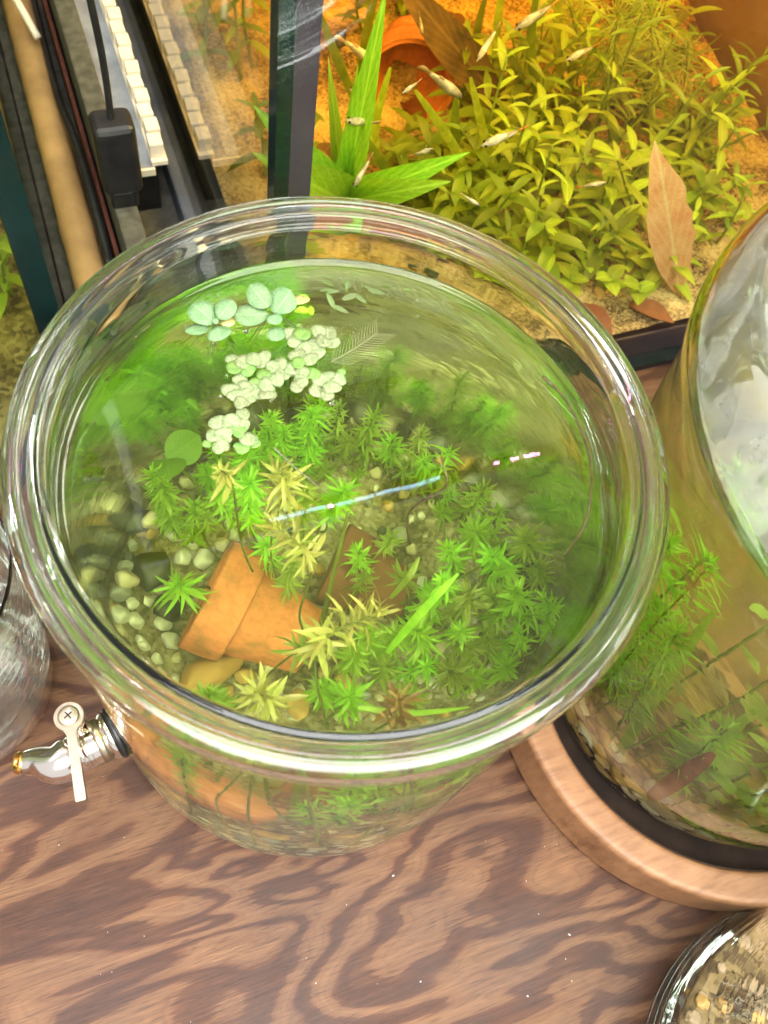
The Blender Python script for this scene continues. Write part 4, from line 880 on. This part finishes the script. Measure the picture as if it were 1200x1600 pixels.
# big sword leaves at the left
B = flo(535, 330); sw = empty('sword_plant', B); tag(sw, 'broad leaved bright green plant at the left of the aquarium glass', 'water plant')
link('stem', tube('stem', [Vector((0, 0, -.004)), Vector((0, 0, .006)), Vector((.001, 0, .012))], .003, 8), M['stem'], sw)
for tu, tv, ty_, wd in [(576, 126, .215, .17), (640, 290, .195, .24), (470, 262, .215, .30), (500, 312, .19, .34), (548, 205, .24, .16), (604, 318, .19, .26), (520, 190, .25, .14)]:
    T = aty(tu, tv, ty_); d = T - B; broad_leaf(sw, B, B + Vector((0, 0, .008)), d, d.length, mat=M['swordleaf'], wide=wd, up=(CAM - B).normalized())
rnt = random.Random(77)
for i in range(64):
    u, v = rnt.uniform(660, 1090), rnt.uniform(70, 440)
    if 590 < u < 740 and v < 240: continue
    B = flo(u, v)
    if B.y > .58 or B.x > .47 or B.y < .2: continue
    pair_plant(B, B + Vector((rnt.uniform(-.02, .02), rnt.uniform(-.02, .0), rnt.uniform(.03, .06))), 'short leafy stem in the planted thicket of the aquarium', GT + ' thicket', M['tankleaf'] if i % 3 else M['tankdeep'], rnt.uniform(.020, .034), rnt.randint(4, 6), rnt.uniform(.4, .7), 700 + i, .2)
for i in range(7):
    B = Vector((rnt.uniform(.055, .10), rnt.uniform(.22, .52), 0)); B.z = tz(B.x, B.y); pair_plant(B, B + Vector((rnt.uniform(-.01, .01), 0, rnt.uniform(.05, .10))), 'leafy stem close to the left pane of the aquarium', GT + ' left', M['tankleaf'] if i % 2 else M['tankdeep'], .026, 5, .55, 800 + i)
for i in range(16):
    u, v = (rnt.uniform(590, 720), rnt.uniform(230, 360)) if i < 9 else (rnt.uniform(480, 660), rnt.uniform(-60, 70))
    B = flo(u, v)
    pair_plant(B, B + Vector((rnt.uniform(-.02, .02), rnt.uniform(-.02, .0), rnt.uniform(.03, .07))), 'dark olive stem on the left half of the aquarium floor', GT + ' left floor', M['tankdeep'], rnt.uniform(.022, .034), 5, .5, 900 + i, .2)
# ribbon blades
for i, (b, m_, t_) in enumerate([((745, 330), (715, 240), (648, 140)), ((720, 320), (712, 220), (712, 150)), ((700, 300), (702, 210), (716, 155)), ((760, 300), (770, 220), (745, 190)), ((620, 300), (585, 220), (610, 105)), ((570, 190), (530, 100), (500, 20)), ((800, 320), (765, 240), (735, 120)), ((850, 200), (830, 80), (840, -20)), ((880, 160), (870, 60), (875, -30)), ((560, 120), (575, 40), (590, -20)), ((690, 60), (660, 20), (680, -20)), ((760, 120), (745, 60), (760, -10)), ((780, 160), (775, 60), (790, -40)), ((650, 330), (600, 260), (560, 200))]):
    B = flo(*b); blade('ribbon_blade', [B, aty(*m_, B.y - .01), aty(*t_, B.y - .02)], .0065, M['tankdeep'] if i % 2 else M['tankleaf'], 'narrow green ribbon blade rising from the aquarium sand', 'blade', 'ribbon blades in the aquarium')
for i in range(22):
    u, v = rnt.uniform(750, 1070), rnt.uniform(140, 360); B = flo(u, v)
    if B.y > .56 or B.x > .46 or B.y < .21: continue
    T = B + Vector((rnt.uniform(-.03, .03), rnt.uniform(-.05, -.01), rnt.uniform(.07, .13)))
    pair_plant(B, T, 'tall thin leafy stem tangled among the aquarium thicket', GT + ' tall', M['tankleaf'] if i % 2 else M['tankdeep'], rnt.uniform(.018, .028), rnt.randint(5, 8), rnt.uniform(.3, .5), 1000 + i, .25, .1)
# needle leaved stems
for i, (b, t_) in enumerate([((925, 215), (965, 15)), ((1000, 170), (1015, 10)), ((900, 140), (890, 10)), ((860, 120), (915, -20)), ((1040, 230), (1075, 70)), ((960, 130), (1000, -30)), ((940, 170), (920, 60)), ((985, 210), (1040, 80))]):
    B = flo(*b); T = aty(*t_, B.y - .02)
    star_plant([B, B.lerp(T, .5) + Vector((.006, 0, 0)), T], 'feathery needle leaved stem at the back of the aquarium', 'needle leaved stems in the aquarium', M['needle'], .020, .0085, 9, .85, sep=False, rs=400 + i, wide=.38)

# guppies
def fish_meshes():
    prof = [(0, .0002), (.02, .018), (.10, .062), (.22, .088), (.35, .096), (.5, .078), (.65, .05), (.78, .036)]
    V = []; Fc = []; n = 10
    for x, r in prof:
        for j in range(n): a = 2 * PI * j / n; V.append((x, r * .85 * math.cos(a), r * 1.25 * math.sin(a) * (1.12 if math.sin(a) < 0 and .15 < x < .5 else 1)))
    for i in range(len(prof) - 1):
        for j in range(n): k = (j + 1) % n; Fc.append((i * n + j, (i + 1) * n + j, (i + 1) * n + k, i * n + k))
    Fc.append(tuple(range(n))); Fc.append(tuple(reversed(range((len(prof) - 1) * n, len(prof) * n))))
    body = mesh('fish_body', V, Fc)
    t = .006
    tv = [(.77, 0, .03), (.77, 0, -.03), (.90, .01, .075), (.90, .01, -.075), (1.0, .02, .085), (1.02, .02, 0), (1.0, .02, -.085)]
    V = [(x, y + t, z) for x, y, z in tv] + [(x, y - t, z) for x, y, z in tv]
    top = [(0, 1, 3, 2), (2, 3, 5), (2, 5, 4), (3, 6, 5)]; Fc = top + [tuple(7 + i for i in reversed(f)) for f in top]
    rim = [0, 2, 4, 5, 6, 3, 1]
    for i in range(7): a, b = rim[i], rim[(i + 1) % 7]; Fc.append((a, b, b + 7, a + 7))
    tail = mesh('tail', V, Fc)
    dv = [(.48, 0, .07), (.60, 0, .055), (.66, 0, .12), (.58, 0, .13)]
    V = [(x, y + t, z) for x, y, z in dv] + [(x, y - t, z) for x, y, z in dv]
    fin = mesh('fin', V, [(0, 1, 2, 3), (7, 6, 5, 4), (0, 4, 5, 1), (1, 5, 6, 2), (2, 6, 7, 3), (3, 7, 4, 0)])
    bm = bmesh.new(); bmesh.ops.create_icosphere(bm, subdivisions=1, radius=.032); eye = bpy.data.meshes.new('eye'); bm.to_mesh(eye); bm.free()
    return body, tail, fin, eye
FB, FT, FF, FE = fish_meshes()
FISH = [((660, 56), (655, 22), .36, 0, 'pale guppy swimming head down above the pot mouth'), ((587, 99), (532, 60), .33, 0, 'long silvery guppy left of the pot mouth, head to the lower right'), ((546, 142), (588, 120), .30, 1, 'faint orange guppy beside the tall broad leaf'),
        ((628, 146), (655, 127), .24, 0, 'small silver guppy in front of the dark pot opening'), ((722, 153), (664, 108), .26, 0, 'large pale guppy right of the pot opening'), ((744, 97), (778, 42), .27, 0, 'brownish guppy hanging tail up right of the pot'),
        ((803, 47), (868, 5), .28, 1, 'orange tailed guppy near the top of the aquarium'), ((883, 95), (930, 72), .28, 1, 'dark orange guppy in the needle leaved plants'), ((540, 188), (588, 192), .25, 0, 'spotted grey guppy pointing left at the tall broad leaf'),
        ((552, 293), (580, 245), .22, 0, 'brown guppy nosing down behind the jar rim'), ((677, 232), (644, 243), .22, 1, 'tiny guppy with orange fins above the sand'), ((751, 228), (815, 203), .22, 1, 'guppy with a red and black spotted tail facing the left'),
        ((750, 322), (722, 304), .20, 0, 'small blue grey guppy close above the jar rim'), ((948, 285), (905, 292), .22, 1, 'thin dark guppy among the right hand leaves')]
for h, t_, y, red, lab in FISH:
    H, T = aty(*h, y), aty(*t_, y + .006); d = T - H; L = d.length * 1.12
    r = empty('guppy', H); tag(r, lab, 'fish', 'guppies in the aquarium'); r.matrix_world = Matrix.Translation(H) @ frame(d, Vector((0, -.6, 1))) @ Matrix.Scale(L, 4)
    link('fish_body', leaf_copy(FB, M['fishbody']), None, r); link('tail', leaf_copy(FT, M['fishred'] if red else M['fishfin']), None, r); link('fin', leaf_copy(FF, M['fishfin']), None, r)
    for s in (-1, 1): link('eye', leaf_copy(FE, M['eye']), None, r, Matrix.Translation((.085, s * .042, .022)))

# left aquarium
lk = empty('aquarium', (-.60, .165, 0)); tag(lk, 'olive coloured glass aquarium cut off at the left edge', 'aquarium')
tank(lk, -.60, -.085, .165, .640, .42, .012, False, None)
w = link('aquarium_water', box('aquarium_water', (-.5875, .1775, .0068), (-.0975, .6275, .38)), M['olive']); tag(w, kind='structure')
s = link('sand_bed', grid_mesh('sand_bed', -.587, -.098, .178, .627, 50, 50, lambda x, y: .03 + .006 * mnoise.noise(Vector((x * 20, y * 20, 7)))), mat_sand('left_sand', [(.3, (.05, .04, .015)), (.5, (.16, .13, .05)), (.8, (.30, .25, .11))], 300)); tag(s, kind='structure')
for i in range(9):
    B = Vector((random.uniform(-.2, -.105), random.uniform(.2, .5), .03)); pair_plant(B, B + Vector((random.uniform(-.01, .01), 0, random.uniform(.06, .13))), 'leafy stem inside the olive aquarium at the left edge', 'leafy stems in the left aquarium', M['deep'], .022, 5, .6, 500 + i)

# ------------------------------------------------------------------ things stored in the gap between the aquaria
o = link('gap_dark_sheet', box('gap_dark_sheet', (-.0845, .168, .0), (.0190, .70, .003), .001), M['foam']); tag(o, 'dark sheet standing in for the darkness between the two aquaria', 'mat')  # dark sheet laid to paint the darkness down in the gap
gp = empty('bamboo_pole', (-.064, .26, .0158)); tag(gp, 'pale bamboo pole lying in the gap beside the left aquarium', 'bamboo pole')
link('cane', tube('cane', [Vector((0, y, 0)) for y in np.linspace(0, .36, 24)], [.0118 + .0007 * (k % 6 == 0) for k in range(24)], 24), M['bamboo'], gp)
link('inner_end', tube('inner_end', [Vector((0, -.0006, 0)), Vector((0, .0006, 0))], [.008, .008], 20), M['foam'], gp)
o = link('red_strip', box('red_strip', (-.0445, .27, .0032), (-.0415, .68, .036), .001), M['redplastic']); tag(o, 'dull red plastic strip on edge beside the bamboo pole', 'strip')
strand('black_hose', [Vector((-.052, .24, .006)), Vector((-.049, .32, .03)), Vector((-.050, .40, .045)), Vector((-.053, .48, .03)), Vector((-.05, .62, .02))], .0045, M['rubber'], 'thin black hose curving over the bamboo pole', 'hose')
o = link('foam_block', box('foam_block', (-.0395, .27, .0032), (-.025, .72, .075), .002), M['foam']); tag(o, 'long dark foam block standing beside the grey board', 'foam block')
o = link('dark_void_box', box('dark_void_box', (-.0235, .375, .0032), (.0005, .70, .050), .0015), M['rubber']); tag(o, 'black box standing in for the dark void beneath the grey board', 'box')  # black box added in place of a dark void
gb = empty('grey_board', (-.012, .36, .0505)); tag(gb, 'worn blue grey board with cream edge lying over the black box', 'board')
link('board_sheet', box('board_sheet', (-.0115, 0, .0002), (.0085, .34, .006), .0008), M['greyboard'], gb); link('edge_strip', box('edge_strip', (-.0115, -.0022, .0), (.0085, -.0001, .0058), .0004), M['whiteplastic'], gb)
wr = empty('block_rack', (.004, .36, .057)); tag(wr, 'row of small cream plastic blocks stepping along the grey board edge', 'rack')
link('rail', box('rail', (-.009, .0, -.0002), (.002, .26, .003)), M['whiteplastic'], wr)
bk = box('block', (-.0048, -.0062, 0), (.0048, .0062, .011), .0008)
for k in range(16): link('block', leaf_copy(bk, M['whiteplastic']), None, wr, Matrix.Translation((-.004 + .0012 * (k % 2), .010 + k * .0152, .0031)) @ Matrix.Rotation(random.uniform(-.06, .06), 4, 'Z'))
o = link('base_trim', box('base_trim', (.0095, .19, .0032), (.0185, .66, .028), .002), M['navy']); tag(o, 'dark blue foam trim along the foot of the big aquarium', 'trim')
ad_c = atz(181, 232, .115)
ad = empty('power_adapter', ad_c); tag(ad, 'black plastic plug adapter hanging on its cable between the aquaria', 'adapter')
bmx = box('adapter_body', (-.0125, -.011, -.028), (.0125, .011, .022), .006, 4)
link('adapter_body', bmx, M['rubber'], ad); link('adapter_foot', box('adapter_foot', (-.009, -.008, -.042), (.009, .010, -.027), .004, 3), M['rubber'], ad)
top = [Vector((0, 0, .020)), Vector((.001, .001, .06)), Vector((-.001, .002, .14)), Vector((.004, .01, .30)), Vector((.004, .03, .5))]
link('cable', tube('cable', curve_pts(top, 30), .0021, 10), M['rubber'], ad)
o = link('white_strap', tube('white_strap', curve_pts([Vector((-.083, .60, .05)), Vector((-.070, .57, .06)), Vector((-.056, .53, .04))], 10), .003, 8), M['whiteplastic']); tag(o, 'white plastic strap over the far end of the bamboo pole', 'strap')

# ------------------------------------------------------------------ lamp bar over the aquarium (seen mirrored in the jar's water)
lb = empty('aquarium_lamp', (.22, .236, .75)); tag(lb, 'slim metal lamp bar over the aquarium with rows of small diodes', 'lamp')
link('housing', box('housing', (-.30, -.012, .0), (.40, .012, .012), .002), M['alu'], lb)
for x in (-.29, .39): link('bracket', box('bracket', (x - .004, -.004, -.33), (x + .004, .004, -.0005), .001), M['alu'], lb)
EM = [mat_emit('diode_white', (.45, .74, 1.0), 34), mat_emit('diode_pink', (1, .22, .62), 160), mat_emit('diode_warm', (1, .62, .32), 22), mat_emit('added_diode_bright', (.85, .94, 1.0), 260), mat_emit('diode_magenta', (1, .30, .78), 24)]
dd = box('diode', (-.5, -.0013, -.0016), (.5, .0013, -.0002))
for x, L, k in [(-.163, .016, 0), (-.145, .016, 0), (-.124, .022, 0), (-.108, .006, 1), (-.094, .018, 0), (-.072, .022, 0), (-.046, .026, 0), (-.018, .026, 0), (.003, .012, 0), (.076, .006, 1), (.098, .010, 1), (.118, .016, 1), (.19, .04, 3), (.25, .05, 3), (.31, .05, 3), (.365, .03, 3)]:  # strong diodes at the right end are added to highlight the rim
    link('diode', leaf_copy(dd, EM[k]), None, lb, Matrix.Translation((x, 0, 0)) @ Matrix.Diagonal((L, 1, 1, 1)))

ll = empty('aquarium_lamp', (-.33, .34, .72)); tag(ll, 'unseen magenta lamp bar added over the left aquarium for pink rim streaks', 'lamp')  # unseen lamp, added for pink streaks on the jar rims
link('housing', box('housing', (-.26, -.03, .0), (.24, .03, .012), .002), M['alu'], ll)
for x in (-.25, .235): link('bracket', box('bracket', (x - .004, -.004, -.30), (x + .004, .004, -.0005), .001), M['alu'], ll)
for k in range(10): link('diode', leaf_copy(dd, EM[4] if k % 3 else EM[3]), None, ll, Matrix.Translation((-.22 + k * .045, 0, 0)) @ Matrix.Diagonal((.036, 14.0, 1, 1)))

# ------------------------------------------------------------------ crumbs on the table
V, Fc = [], []
cm = PM[0]
for k in range(30):
    u, v = random.uniform(0, 900), random.uniform(1180, 1600); p = atz(u, v, 0); s = random.choice([.0002, .0002, .0003, .0003, .0006])
    b = len(V); Mx = Matrix.Translation(p + Vector((0, 0, s * .4))) @ Matrix.Rotation(random.uniform(0, 6), 4, 'Z') @ Matrix.Diagonal((s * random.uniform(.8, 2), s, s, 1))
    V += [Mx @ q.co for q in cm.vertices]; Fc += [tuple(b + x for x in f.vertices) for f in cm.polygons]
o = link('crumbs', mesh('crumbs', V, Fc), M['crumb']); tag(o, 'white crumbs and specks scattered on the plywood', 'crumbs', kind='stuff')
